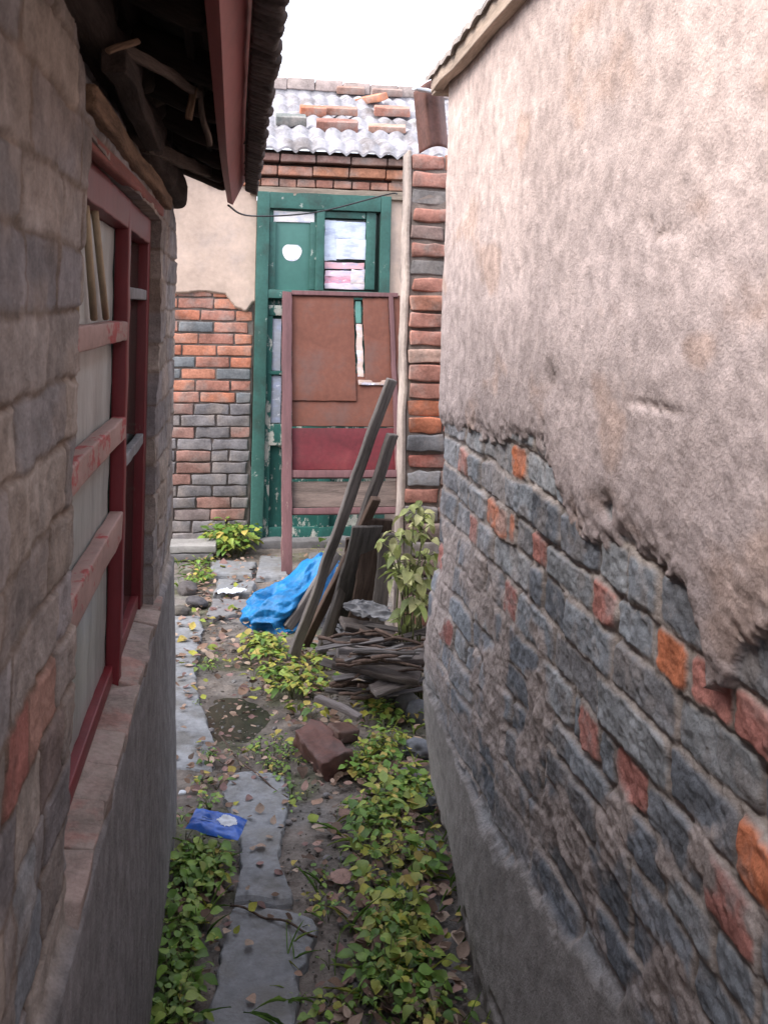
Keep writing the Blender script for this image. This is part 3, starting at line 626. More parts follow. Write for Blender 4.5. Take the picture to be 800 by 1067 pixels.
roofbrick(408, 127, 0, (0.28, 0.10, 0.07), (0.42, 0.20, 0.15), R(-3), 'reddish brick right of the slanting orange brick on the roof')
roofbrick(351, 143, 0, (0.30, 0.12, 0.08), (0.28, 0.14, 0.11), R(-4), 'dark brown brick just above the wavy eave tiles, middle of the roof')
roofbrick(403, 146, 0, (0.27, 0.10, 0.05), (0.44, 0.26, 0.20), R(-7), 'pale pink brick near the eave at the right end of the roof')
roofbrick(303, 137, 0, (0.22, 0.13, 0.07), (0.17, 0.18, 0.17), R(0), 'dark grey block at the left of the roof beside the eave')
roofbrick(365, 104, 0, (0.24, 0.10, 0.06), (0.34, 0.21, 0.17), R(-2), 'faded brown brick just under the ridge, left one of two')
roofbrick(403, 106, 0, (0.26, 0.10, 0.06), (0.32, 0.22, 0.19), R(-2), 'faded brown brick just under the ridge, right one of two')

# ================================================================== BRICK PILLAR
YP = 4.22
xpl = at(423, 400, Y=YP).x; pl = thing('brick_pillar', 'ragged end of a red and grey brick wall edged with a pale plaster strip', 'brick pillar', (xpl+0.2, YP+0.1, 0))
mb = MB(); z = 0; k = 0; zpt = at(440, 160, Y=YP).z; pc = 0.0785
cols = []
seqc = ['r', 'r', 'g', 'r', 'b', 'r', 'g', 'r', 'o', 'r', 'r', 'p', 'r', 'r', 'O', 'O', 'd', 'R', 'G', 'r', 'g', 'b', 'g', 'b', 'g', 'b', 'r', 'g', 'b', 'g', 'g']
cm = {'r': (0.30, 0.145, 0.115), 'g': (0.19, 0.175, 0.17), 'b': (0.21, 0.15, 0.135), 'o': (0.33, 0.155, 0.11), 'p': (0.30, 0.20, 0.165), 'O': (0.36, 0.135, 0.08), 'd': (0.13, 0.13, 0.14), 'R': (0.28, 0.11, 0.09), 'G': (0.21, 0.21, 0.22)}
zt = zpt
for k, s in enumerate(seqc):
    if zt < 0.0: break
    x = xpl+rb.uniform(-.004, .014); first = rb.choice([0.24, 0.155, 0.25, 0.17])
    while x < 1.75:
        w = first; first = rb.choice([0.24, 0.12, 0.24]); c = cm[s] if x < xpl+0.1 else cm[rb.choice('rgbo')]
        kf = rb.uniform(1.1, 1.4); c = tuple(v*kf for v in c)
        rbox(mb, (x+w/2+.003, YP+0.055+rb.uniform(-.014, .006), zt-pc/2), (w-0.008, 0.13, pc-0.009-rb.uniform(0, .009)), c, 0.008, 0.009, seg=(3, 2, 2), jf=22, rot=(0, rb.uniform(-.012, .02), rb.uniform(-.03, .03))); x += w
    zt -= pc
mb.build('brickwork', M_brick, pl)
mb = MB(); seg_box(mb, xpl+0.004, 1.75, YP+0.000, YP+0.24, -0.02, zpt-0.01, col=(.22, .18, .16), jit=.006, seg=(6, 1, 40)); mb.build('mortar_core', M_masonry, pl)
m_ = MB(); seg_box(m_, xpl-0.014, xpl+0.003, YP-0.010, YP+0.13, -0.02, zpt+0.012, r=0.005, jit=0.006, seg=(1, 2, 50), jf=6); m_.build('plaster_edge', mat('strip plaster', (0.40, 0.33, 0.29), 0.95, 0.3, 8, 0.6, 40, tint=(.24, .20, .18)), pl)

# rusty curved sheet on top of the pillar
mb = MB(); na, nb = 14, 20; pts = []; 
c0_ = at(431, 90, Y=YP+0.02); 
for i in range(na):
    for j in range(nb):
        u_ = i/(na-1); v_ = j/(nb-1)
        px = 431+u_*30+6*v_; py = 96-14*math.sin(u_*1.9)+v_*(64+8*u_)
        yv = YP-0.02+0.10*(1-math.sin(u_*math.pi))+0.02*v_ + 0.012*math.sin(u_*14)
        pts.append(tuple(at(px, py, Y=yv)))
V0 = np.array(pts); V1 = V0+np.array((0, 0.012, 0.0))
Fq = []
for i in range(na-1):
    for j in range(nb-1):
        a = i*nb+j; Fq.append((a, a+1, a+nb+1, a+nb)); o_ = na*nb; Fq.append((o_+a, o_+a+nb, o_+a+nb+1, o_+a+1))
rim = [j for j in range(nb)]+[i*nb+nb-1 for i in range(1, na)]+[(na-1)*nb+j for j in range(nb-2, -1, -1)]+[i*nb for i in range(na-2, -1, -1)]
for a, b in zip(rim[:-1], rim[1:]): Fq.append((a, a+na*nb, b+na*nb, b))
ctr = np.array((xpl+0.12, YP, zpt)); mb.add(np.concatenate([V0, V1]), Fq)
o = mb.build('bent_metal_sheet', M_rust, None, loc=tuple(ctr)); tag(o, 'rusty brown bent sheet standing on top of the brick pillar', 'metal sheet')
m_ = MB(); rbox(m_, (0, 0, 0), (0.30, 0.12, 0.012), (.4, .4, .4), 0.003, 0.004, seg=(6, 2, 1)); 
o = m_.build('grey_roof_scrap', M_white, None, loc=(0, 0, 0)); o.location = at(447, 95, Y=YP-0.10); o.rotation_euler = (0.2, 0.12, 0); tag(o, 'pale grey scrap lying over the top of the bent rusty sheet', 'scrap'); o.scale = (.45, 1, 1)

# ================================================================== LEANING OLD DOOR
b0 = at(298, 600, Z=0.0); tl = at(298, 306, Y=YB-0.14)
# local frame: u across, v up the slope
O_ = Vector((b0.x, b0.y, 0.0)); upv = (Vector((tl.x, YB-0.14, tl.z))-O_); Ld = upv.length; upv.normalize()
trc = at(414, 302, Y=YB-0.14); uv_ = Vector((trc.x-tl.x, 0, 0)); Wd = uv_.length+0.02; ux = uv_.normalized(); nv = ux.cross(upv)   # normal pointing away from the camera?
if nv.y > 0: nv = -nv
old = thing('discarded_door', 'old brown panel door with mauve frame and crimson lower panel leaning on green door', 'discarded door', tuple(O_))
Mold = Matrix(((ux.x, nv.x, upv.x, 0), (ux.y, nv.y, upv.y, 0), (ux.z, nv.z, upv.z, 0), (0, 0, 0, 1)))
def opart(name, u0, u1, v0, v1, w0, w1, m, parent=None, col=(.4, .3, .3), jit=0.002, seg=(4, 1, 8)):
    m_ = MB(); rbox(m_, (0, 0, 0), (u1-u0, w1-w0, v1-v0), col, 0.004, jit, seg=seg)
    o = m_.build(name, m, None, loc=(0, 0, 0)); o.parent = parent or old
    L_ = Mold @ Matrix.Translation(((u0+u1)/2, (w0+w1)/2, (v0+v1)/2)); o.matrix_basis = L_; return o
def fz(py):  # fraction of height for a photograph row on the left stile
    d_ = ray(300, py); n_ = nv; t = (O_-CAMP).dot(n_)/d_.dot(n_); return (CAMP+d_*t-O_).dot(upv)
opart('stile', -0.028, 0.036, 0.0, Ld, -0.0, 0.045, M_mauve, jit=0.004, seg=(1, 1, 30))
opart('stile', Wd-0.085, Wd-0.055, fz(570), Ld+0.005, 0.0, 0.036, M_mauve, jit=0.003, seg=(1, 1, 20))
opart('top_rail', 0.037, Wd-0.02, Ld-0.02, Ld+0.012, 0.001, 0.035, M_mauve)
sheet = opart('brown_panel', 0.037, Wd*0.585, fz(418), Ld-0.021, 0.003, 0.014, M_hard, seg=(8, 1, 10), jit=0.003)
opart('brown_panel', Wd*0.665, Wd-0.086, fz(398), Ld-0.021, 0.005, 0.016, M_hard, seg=(6, 1, 10), jit=0.004)
opart('brown_panel', Wd-0.054, Wd, fz(450), Ld-0.0, 0.005, 0.016, M_hard, seg=(2, 1, 10), jit=0.004)
opart('backing_panel', 0.037, Wd, fz(444), fz(388), -0.012, 0.001, M_hard, seg=(8, 1, 4), jit=0.003)
opart('torn_strip', Wd*0.60, Wd*0.655, fz(392), fz(336), -0.006, 0.002, M_paper, col=(0.46, 0.36, 0.32), jit=0.006, seg=(2, 1, 10))
opart('green_slat', Wd*0.60, Wd*0.652, fz(335), fz(312), -0.006, 0.002, M_panelgreen)
opart('torn_lower_edge', Wd*0.60, Wd-0.09, fz(401), fz(396), 0.008, 0.02, M_paper, col=(0.34, 0.25, 0.21), jit=0.006, seg=(10, 1, 1))
opart('crimson_panel', 0.037, Wd, fz(490), fz(446), -0.006, 0.006, M_redpan, seg=(8, 1, 4))
opart('middle_rail', 0.037, Wd, fz(499), fz(491), -0.004, 0.036, M_mauve, seg=(10, 1, 1))
opart('grey_plank', 0.037, Wd, fz(529), fz(502), -0.004, 0.010, mat('grey brown board', (0.12, 0.09, 0.078), 0.85, 0.45, 7, 0.6, 30, stretch=(.5, 4, 4)), seg=(10, 1, 2))
opart('lower_rail', 0.037, Wd, fz(537), fz(530), -0.004, 0.032, M_mauve, seg=(10, 1, 1))

# ================================================================== LEANING TIMBERS
M_wooddk = mat('dark weathered wood', (0.085, 0.078, 0.076), 0.85, 0.45, 10, 0.8, 30, 0.005, stretch=(6, 6, .35), spec=0.15)
M_wood_bdk = mat('dark brown weathered wood', (0.070, 0.050, 0.042), 0.85, 0.45, 10, 0.8, 30, 0.005, stretch=(6, 6, .35), spec=0.15)
g = 'old timbers leaning on the brick pillar'
def timber(name, a, b, w, t, m, lab, cat='plank', **k):
    o = beam(name, a, b, w, t, m, None, **k); tag(o, lab, cat, g); return o
timber('leaning_plank', at(303, 686, Z=0.03), at(409, 395, Y=YP-0.09), 0.048, 0.028, M_wood, 'longest weathered grey plank leaning in front of the crimson panel', roll=0.35, jit=0.006, seg=30, bend=0.003, jf=4)
timber('leaning_plank', at(334, 683, Z=0.03), at(409, 452, Y=YP-0.06), 0.052, 0.028, M_wood, 'second long plank, steeper and shorter, right of the longest one', roll=0.5, jit=0.006, seg=30, bend=0.004, jf=4)
timber('leaning_plank', at(318, 672, Z=0.03), at(392, 520, Y=YP-0.08), 0.045, 0.03, M_wood_b, 'short thin brown slat squeezed between the two long planks', roll=0.4, jit=0.005, seg=20, jf=4)
timber('leaning_board', at(350, 672, Z=0.05), at(384, 548, Y=YP-0.05), 0.14, 0.018, M_wooddk, 'wide dark grey board just right of the two long planks', 'board', roll=0.25, jit=0.007, seg=20)
timber('leaning_board', at(372, 668, Z=0.10), at(396, 540, Y=YP-0.03), 0.12, 0.02, M_wood_bdk, 'brown board standing nearly upright at the pillar foot', 'board', roll=0.1, jit=0.007, seg=20)
timber('leaning_board', at(392, 665, Z=0.12), at(405, 555, Y=YP-0.03), 0.07, 0.02, M_wood, 'narrow upright grey board nearest the pillar foot', 'board', roll=-0.1, jit=0.007, seg=20)
timber('leaning_board', at(362, 660, Z=0.05), at(372, 560, Y=YP+0.05), 0.10, 0.02, M_wood_bdk, 'dark board standing behind the wide dark grey board', 'board', roll=0.0, jit=0.007, seg=20)
timber('leaning_plank', at(300, 655, Z=0.02), at(352, 575, Y=4.95), 0.05, 0.03, M_wood, 'short grey stake poking up behind the blue plastic bag', 'stake', roll=0.3, jit=0.005, seg=12)

# ================================================================== HEAP OF OLD WOOD
gh = 'thin sticks in the old wood heap'
hr = random.Random(8)
M_woodslat = mat('grey slat', (0.115, 0.105, 0.105), 0.85, 0.5, 8, 0.8, 30, 0.006, stretch=(.35, 5, 5)); M_woodslat2 = mat('dark slat', (0.060, 0.052, 0.050), 0.85, 0.5, 8, 0.8, 30, 0.006, stretch=(.35, 5, 5))
protos = []
for i in range(4):
    L = 0.30+0.06*i; pts = [(0, 0.012*math.sin(k*1.3+i), -L/2+L*k/7) for k in range(8)]
    m_ = MB(); tube(m_, [(p[2], p[1], 0.006*math.sin(k*2+i)) for k, p in enumerate(pts)], [0.010-0.0006*k for k in range(8)], n=6, jit=.12)
    if i % 2 == 0:
        m_ = MB(); rbox(m_, (0, 0, 0), (L, 0.034+0.006*i, 0.008), (.2, .2, .2), 0.002, 0.004, seg=(12, 2, 1), jf=9)
    protos.append(m_.build('slat' if i % 2 == 0 else 'stick', M_woodslat if i == 0 else M_woodslat2 if i == 2 else M_wood_b, None, loc=(0, 0, 0)))
cnt = 0
for i in range(58):
    src = protos[i % 4]
    o = src if i < 4 else src.copy()
    if i >= 4: COL.objects.link(o)
    px = hr.uniform(362, 432); py = hr.uniform(655, 725); zz_ = hr.uniform(0.04, 0.24)
    p = at(px, py, Y=3.72+hr.uniform(-.12, .22)); p.z = max(0.015, min(p.z, 0.30))
    o.location = p; o.rotation_euler = (hr.uniform(-.3, .3), hr.uniform(-.22, .18), hr.uniform(-.7, .5)); s = hr.uniform(.45, 1.1); o.scale = (s*hr.uniform(.7, 1.0), hr.uniform(.5, 1.1), hr.uniform(.5, 1.1))
    if i % 2 == 0: tag(o, 'thin flat slat in the low heap of old wood below the planks', 'slat', 'thin flat slats in the old wood heap')
    else: tag(o, 'thin round stick in the low heap of old wood below the planks', 'stick', gh)
gs = 'split boards in the old wood heap'
def slabw(px, py, Y, size, rot, m, lab):
    m_ = MB(); rbox(m_, (0, 0, 0), size, (.2, .2, .2), 0.004, 0.008, seg=(12, 3, 1), jf=12); o = m_.build('split_board', m, None, loc=(0, 0, 0))
    o.location = at(px, py, Y=Y); o.rotation_euler = rot; tag(o, lab, 'board', gs)
M_woodx = mat('grey split wood', (0.150, 0.130, 0.125), 0.85, 0.5, 8, 0.8, 30, 0.006, stretch=(.35, 5, 5)); M_woodxd = mat('dark split wood', (0.085, 0.07, 0.064), 0.85, 0.5, 8, 0.8, 30, 0.006, stretch=(.35, 5, 5))
slabw(398, 682, 3.75, (0.36, 0.11, 0.028), (0.25, 0.05, 0.12), M_woodx, 'broad grey board lying across the top of the wood heap')
slabw(392, 697, 3.68, (0.34, 0.09, 0.022), (0.15, 0.12, -0.35), M_woodxd, 'dark split board just under the broad grey one')
slabw(412, 712, 3.64, (0.20, 0.07, 0.018), (0.25, -0.14, 0.3), M_woodx, 'lowest grey split board at the front of the heap')
slabw(385, 655, 3.95, (0.26, 0.08, 0.02), (0.3, 0.30, 0.3), M_woodxd, 'dark splintered board sloping behind the heap')
slabw(372, 690, 3.9, (0.20, 0.12, 0.02), (0.2, 0.2, 0.9), M_woodxd, 'short dark board at the left of the heap by the planks')
slabw(352, 738, 3.5, (0.20, 0.03, 0.02), (0.0, 0.1, -0.75), M_woodx, 'small grey stick board above the brick in the weeds')
# dirty rags on the heap
def blob(name, c, s, m, lab, cat, seed, amp=0.25, fr=3.0, sub=5, group=None, rot=(0, 0, 0), flat=None, ridge=False, col=(.3, .3, .3)):
    import bmesh
    bm = bmesh.new(); bmesh.ops.create_icosphere(bm, subdivisions=sub, radius=1.0)
    V = np.array([v.co[:] for v in bm.verts])
    n1 = fbm(V[:, 0]*fr+seed, V[:, 1]*fr, V[:, 2]*fr, 4, seed)
    if ridge: n1 = 0.5-1.6*np.abs(n1)
    V = V*(1+amp*n1)[:, None]*np.array(s)
    if flat is not None: V[:, 2] = np.where(V[:, 2] < flat, flat+(V[:, 2]-flat)*0.1, V[:, 2])
    V = V @ np.array(Euler(rot).to_matrix()).T
    Fq = [tuple(v.index for v in f.verts) for f in bm.faces]; bm.free()
    m_ = MB(); m_.add(V, Fq, col); o = m_.build(name, m, None, loc=(0, 0, 0)); o.location = c
    if lab: tag(o, lab, cat, group)
    return o
def sheetrag(name, c, size, m, lab, cat, seed, rot=(0, 0, 0), fold=0.014, group=None):
    n1, n2 = 44, 36; A, B = np.meshgrid(np.linspace(-1, 1, n1), np.linspace(-1, 1, n2), indexing='ij')
    w1 = 1+0.35*fbm(A*1.5+seed, B*1.5, 0, 3, seed); z = fold*(1-2.4*np.abs(fbm(A*1.6, B*1.6+seed, 0, 3, seed+2)))+0.25*fold*fbm(A*6, B*6, 0, 3, seed)
    a_ = A*np.sqrt(1-B*B/2)*w1; b_ = B*np.sqrt(1-A*A/2)*(1+0.35*fbm(A*1.4, B*1.6, seed, 3, seed+5))
    top = np.stack([a_*size[0]/2, b_*size[1]/2, z], -1).reshape(-1, 3); bot = top-np.array((0, 0, .003)); I = np.arange(n1*n2).reshape(n1, n2); Fq = []
    for i in range(n1-1):
        for j in range(n2-1):
            q = [int(v) for v in (I[i, j], I[i+1, j], I[i+1, j+1], I[i, j+1])]; Fq.append(tuple(q)); Fq.append(tuple(v+n1*n2 for v in q[::-1]))
    m_ = MB(); m_.add(np.concatenate([top, bot]), Fq, (.3, .3, .3)); o = m_.build(name, m, None, loc=(0, 0, 0)); o.location = c; o.rotation_euler = rot; tag(o, lab, cat, group); return o
sheetrag('rag', at(384, 636, Y=3.98), (0.22, 0.10), M_cloth, 'crumpled pale grey rag on the wood heap beside the plant', 'rag', 3, (0.5, 0.25, 0.3))
sheetrag('rag', at(362, 662, Y=4.0), (0.14, 0.10), M_cloth, 'small dirty rag caught at the foot of the upright boards', 'rag', 9, (0.6, 0.5, 0.4))

# ================================================================== BLUE BAG
def crumple(name, outline, Zb, bulge, m, lab, cat, seed, n=70, res=None):
    """crumpled plastic lying on the ground: a folded closed shell over a ground outline"""
    P0 = np.array([tuple(o_) for o_ in outline]); c = P0.mean(0); k = len(P0)
    nr = 26; V = [(c[0], c[1], bulge)]; Fq = []; th = np.linspace(0, 2*math.pi, n, endpoint=False)
    ang = np.arctan2(P0[:, 1]-c[1], P0[:, 0]-c[0]); order = np.argsort(ang); ang = ang[order]; rad = np.hypot(P0[:, 0]-c[0], P0[:, 1]-c[1])[order]
    rr_ = np.interp(th, np.concatenate([ang-2*math.pi, ang, ang+2*math.pi]), np.tile(rad, 3)); rr_ = np.interp(th, np.concatenate([ang-2*math.pi, ang, ang+2*math.pi]), np.tile(rad, 3))
    return c, th, rr_
def bag():
    import bmesh
    bm = bmesh.new(); bmesh.ops.create_icosphere(bm, subdivisions=6, radius=1.0)
    V = np.array([v.co[:] for v in bm.verts]); Fq = [tuple(v.index for v in f.verts) for f in bm.faces]; bm.free()
    # folds run roughly along the length
    q = V.copy(); n1 = 1-2.6*np.abs(fbm(q[:, 0]*1.2+3, q[:, 1]*1.9+4, q[:, 2]*1.9, 2, 5)); n2 = 1-2*np.abs(fbm(q[:, 0]*3, q[:, 1]*3.5, q[:, 2]*3.5+2, 3, 6))
    V = V*(1+0.30*n1+0.09*n2)[:, None]
    V = V*np.array((0.245, 0.14, 0.10))
    # swell to the lower left, pinch and rise to the upper right
    t = V[:, 0]/0.245; V[:, 2] = V[:, 2]*(1-0.30*t)+0.16*sst(-0.3, 1.2, t); V[:, 1] = V[:, 1]*(1-0.25*t)
    m_ = MB(); V[:, 2] = np.maximum(V[:, 2], -0.075+0.01*V[:, 0]); V = V*np.array((0.90, 0.92, 0.98))
    m_.add(V, Fq); o = m_.build('plastic_bag', M_bluebag, None, loc=(0, 0, 0)); return o
o = bag(); p = at(293, 650, Z=0.0); o.location = (p.x+0.075, p.y+0.07, 0.072); o.rotation_euler = (R(0), R(-12), R(28)); tag(o, 'crumpled bright blue plastic bag lying at the foot of the leaning planks', 'plastic bag')

# ================================================================== BLUE PACKET
pk = thing('snack_packet', 'empty dark blue foil packet with a white patch lying in weeds beside the slab', 'packet', tuple(at(226, 859, Z=0.075)))
n_u, n_v = 40, 26; u_ = np.linspace(-1, 1, n_u); v_ = np.linspace(-1, 1, n_v); A, B = np.meshgrid(u_, v_, indexing='ij')
puff = (1-np.abs(A)**6)*(1-np.abs(B)**4); cr = fbm(A*3, B*3, 0, 4, 6)
def pkt(sign):
    z = sign*0.014*puff*(1+0.6*cr)+0.010*fbm(A*1.5, B*1.5, 0, 2, 8)
    return np.stack([A*0.080, B*0.048*(1+0.05*cr), z], -1)
Vt = pkt(1).reshape(-1, 3); Vb = pkt(-1).reshape(-1, 3); I = np.arange(n_u*n_v).reshape(n_u, n_v); Fq = []
for i in range(n_u-1):
    for j in range(n_v-1):
        Fq.append((I[i, j], I[i+1, j], I[i+1, j+1], I[i, j+1])); s_ = n_u*n_v; Fq.append((s_+I[i, j], s_+I[i, j+1], s_+I[i+1, j+1], s_+I[i+1, j]))
m_ = MB(); m_.add(np.concatenate([Vt, Vb]), [tuple(int(a) for a in f) for f in Fq]); pko = m_.build('foil_body', M_packet, None, loc=(0, 0, 0)); pko.parent = pk; pko.rotation_euler = (R(8), R(6), R(-16))
mask = ((A/0.42-0.9)**2+(B/0.50-0.25)**2+0.6*fbm(A*6, B*6, 0, 2, 3)) < 0.8
Vp = pkt(1); Vp[..., 2] += 0.0012; keep = mask[:-1, :-1] & mask[1:, 1:]
lb = grid_mesh('printed_patch', Vp, np.ones(Vp.shape)*.6, M_white, None, keep=keep); lb.parent = pk; lb.rotation_euler = pko.rotation_euler
# thin white print lines beside the patch
m_ = MB()
for (a0, b0_) in ((-0.55, -0.2), (-0.55, 0.1)):
    i0 = int((a0+1)/2*(n_u-1)); j0 = int((b0_+1)/2*(n_v-1)); tube(m_, [tuple(pkt(1)[i0+i, j0]+np.array((0, 0, .001))) for i in range(0, 9)], 0.0012, n=4)
l2 = m_.build('printed_lines', mat('light blue print', (0.25, 0.35, 0.6), 0.5, 0.1), None, loc=(0, 0, 0)); l2.parent = pk; l2.rotation_euler = pko.rotation_euler

# ================================================================== GROUND
xx = axis_pts((-1.9, -0.45, 0.06), (-0.45, 1.0, 0.011), (1.0, 2.2, 0.06)); yy = axis_pts((0.8, 1.7, 0.03), (1.7, 4.2, 0.011), (4.2, 6.7, 0.018))
U, V = np.meshgrid(xx, yy, indexing='ij')
def poly_mask(pts, U, V):
    ins = np.zeros(U.shape, bool); n = len(pts)
    for i in range(n):
        x1, y1 = pts[i]; x2, y2 = pts[(i+1) % n]
        c = ((y1 > V) != (y2 > V)) & (U < (x2-x1)*(V-y1)/((y2-y1) if abs(y2-y1) > 1e-9 else 1e-9)+x1); ins ^= c
    return ins
def gpoly(pix): return [(at(x, y, Z=0.0).x, at(x, y, Z=0.0).y) for x, y in pix]
H = 0.012*fbm(U*3, V*3, 0, 4, 3)+0.005*fbm(U*14, V*14, 0, 4, 4)+0.003*fbm(U*45, V*45, 0, 2, 6)
pud = at(245, 743, Z=0); pd = np.exp(-(((U-pud.x)/0.15)**2+((V-pud.y)/0.26)**2)); H = H*(1-0.7*pd)-0.030*pd
CG = np.array((0.150, 0.128, 0.112))*(1+0.3*fbm(U*6, V*6, 0, 4, 15))[..., None]
moss = sst(0.05, 0.35, fbm(U*5+3, V*5, 0, 4, 16))[..., None]*0.6; CG = CG*(1-moss)+np.array((0.075, 0.085, 0.04))*moss
grey = sst(0.1, 0.4, fbm(U*4+8, V*4, 0, 4, 18))[..., None]*0.5; CG = CG*(1-grey)+np.array((0.18, 0.175, 0.17))*grey
P = np.stack([U, V, H-0.004], -1)
o = grid_mesh('ground', P, CG, M_ground); tag(o, 'damp dirt floor of the alley between the houses', 'ground', kind='structure')
mb = MB(); s = 60; mb.add([(-1500, -1500, -0.06), (1500, -1500, -0.06), (1500, 1500, -0.06), (-1500, 1500, -0.06)], [(0, 1, 2, 3)]); o = mb.build('terrain', M_far); tag(o, 'bare earth stretching away around the houses', 'ground', kind='structure')
mb = MB(); n_ = 24; mb.add([(0, 0, 0)]+[(0.14*math.cos(t)*(1+.25*math.sin(2*t+1)), 0.24*math.sin(t)*(1+.18*math.sin(3*t)), 0) for t in [2*math.pi*i/n_ for i in range(n_)]], [(0, 1+i, 1+(i+1) % n_) for i in range(n_)])
o = mb.build('puddle', M_puddle, None, loc=(0, 0, 0)); o.location = (pud.x, pud.y, -0.020); tag(o, 'shallow dark muddy puddle in the middle of the alley floor', 'puddle', kind='structure')

def slab(name, pix, top, m, lab, cat='paving slab', group=None, kind=None, th=0.035, seed=1, jag=0.014, tilt=0.0):
    pts = gpoly(pix); P2 = []
    for i in range(len(pts)):
        a = Vector((*pts[i], 0)); b = Vector((*pts[(i+1) % len(pts)], 0)); n = max(2, int((b-a).length/0.02))
        for k in range(n):
            q = a.lerp(b, k/n); P2.append((q.x+jag*float(fbm(q.x*30, q.y*30, 0, 3, seed)), q.y+jag*float(fbm(q.x*30, q.y*30, 5, 3, seed+2))))
    import bmesh
    c = np.mean(P2, 0); bm = bmesh.new(); n = len(P2)
    def wav(x, y): return 0.004*float(fbm(x*6, y*6, 0, 3, seed+9))+tilt*(y-c[1])
    rings = []
    for (shr, dz) in ((1.03, -th), (1.0, -0.012), (0.97, -0.003), (0.93, 0.0)):
        rings.append([bm.verts.new((c[0]+(x-c[0])*shr, c[1]+(y-c[1])*shr, top+dz+wav(x, y))) for x, y in P2])
    for r0, r1 in zip(rings[:-1], rings[1:]):
        for i in range(n): bm.faces.new((r0[i], r0[(i+1) % n], r1[(i+1) % n], r1[i]))
    f = bm.faces.new(rings[-1]); bmesh.ops.triangulate(bm, faces=[f])
    bmesh.ops.translate(bm, verts=bm.verts, vec=(-c[0], -c[1], 0))
    bmesh.ops.recalc_face_normals(bm, faces=bm.faces)
    me = bpy.data.meshes.new(name); bm.to_mesh(me); bm.free(); me.materials.append(m)
    a = me.color_attributes.new('Col', 'FLOAT_COLOR', 'POINT')
    o = bpy.data.objects.new(name, me); COL.objects.link(o); o.location = (c[0], c[1], 0); tag(o, lab, cat, group, kind); return o
gp = 'worn concrete pieces of the alley path'
slab('path', [(205, 1120), (310, 1120), (310, 1060), (314, 1020), (332, 975), (326, 958), (300, 950), (262, 946), (240, 950), (232, 985), (226, 1020), (218, 1060)], 0.014, M_slab, 'nearest worn grey concrete piece of the path, below the crack', 'path', gp, 'structure', seed=3)
slab('path', [(262, 943), (306, 946), (300, 930), (290, 905), (294, 870), (302, 835), (296, 812), (262, 806), (236, 808), (232, 830), (240, 855), (252, 885), (250, 915), (243, 944)], 0.018, M_slab, 'grey concrete piece of the path beside the blue packet', 'path', gp, 'structure', seed=5)
slab('path', [(183, 800), (222, 802), (224, 780), (216, 755), (207, 735), (204, 700), (212, 655), (208, 642), (160, 642), (140, 800)], 0.014, M_slab, 'long narrow grey concrete strip of path along the left house corner', 'path', gp, 'structure', seed=8)
gf = 'flat stones in front of the green door'
slab('flat_stone', [(218, 603), (262, 603), (268, 590), (222, 588)], 0.03, M_slab, 'light grey flat stone nearest the green door post', 'flat stone', gf, seed=11)
slab('flat_stone', [(222, 625), (262, 622), (266, 610), (228, 608)], 0.03, M_slab, 'flat grey stone under the white scrap before the door', 'flat stone', gf, seed=12)
slab('flat_stone', [(214, 648), (262, 642), (262, 629), (222, 628)], 0.025, M_cement, 'dull brown grey flat stone between the white scrap and blue bag', 'flat stone', gf, seed=13)
slab('flat_stone', [(268, 606), (300, 606), (296, 585), (272, 584)], 0.035, M_slab, 'squarish grey paving stone left of the mauve door stile', 'flat stone', gf, seed=14)
slab('flat_stone', [(322, 602), (352, 604), (350, 580), (322, 580)], 0.03, M_cement, 'pale paving stone behind the leaning plank at the threshold', 'flat stone', gf, seed=15)
for i, (x, y, sx, rz, c, lab) in enumerate([(200, 581, .20, .03, 0, 'lower pale board of the pair by the rear brick wall'), (203, 573, .21, -.02, 0, 'upper pale board of the pair by the rear brick wall')]):
    m_ = MB(); rbox(m_, (0, 0, 0), (0.40, 0.20, 0.045), (.2, .2, .2), 0.005, 0.004, seg=(6, 3, 1)); o = m_.build('cement_board', M_cement if i == 0 else mat('pale cement', (0.26, 0.25, 0.24), 0.85, 0.25, 6, 0.4, 60), None, loc=(0, 0, 0))
    p = at(195, 585, Z=0.0); o.location = (p.x-0.04+0.02*i, p.y+0.10, 0.025+0.050*i); o.rotation_euler = (0, 0, rz); tag(o, lab, 'board', 'pair of boards by the rear wall')

# rubble stones
def stone(px, py, s, col, lab, group, seed, name='stone', z=None):
    o = blob(name, (0, 0, 0), s, M_stone, lab, 'stone', seed, 0.22, 1.6, 4, group, rot=(0.1*seed % .5, 0.2, seed*1.3 % 3), col=col); p = at(px, py, Z=0.0 if z is None else z)
    o.location = (p.x, p.y, p.z+s[2]*0.55); return o
gw = 'stones along the foot of the plastered wall'
spec = [(436, 752, (.05, .06, .055), GREY[0], 'tall dark stone at the corner foot of the plastered wall'), (436, 788, (.045, .06, .04), GREY[2], 'dark stone just nearer than the tall one at the wall foot'),
        (428, 815, (.045, .04, .032), (.13, .11, .12), 'purplish stone among weeds left of the wall foot'), (440, 842, (.035, .05, .03), GREY[0], 'narrow grey stone wedged against the cement skirt'),
        (404, 836, (.040, .035, .028), (.15, .13, .13), 'roundish grey brown stone alone in the green weeds'), (425, 745, (.08, .06, .055), (.085, .08, .075), 'big dark lump under the wood heap at the right')]
for i, (x, y, s, c, lab) in enumerate(spec): stone(x, y, s, c, lab, gw, i+3)
gl = 'dark lumps of rubble by the left wall corner'
for i, (x, y, s, c, lab) in enumerate([(205, 632, (.07, .06, .035), (.075, .07, .075), 'dark rubble lump nearest the flat stones'), (196, 618, (.06, .06, .04), (.09, .08, .08), 'dark rubble lump behind the nearest one by the left corner'),
                                       (188, 640, (.05, .05, .03), (.10, .09, .08), 'brownish rubble lump touching the left house corner')]): stone(x, y, s, c, lab, gl, i+13)
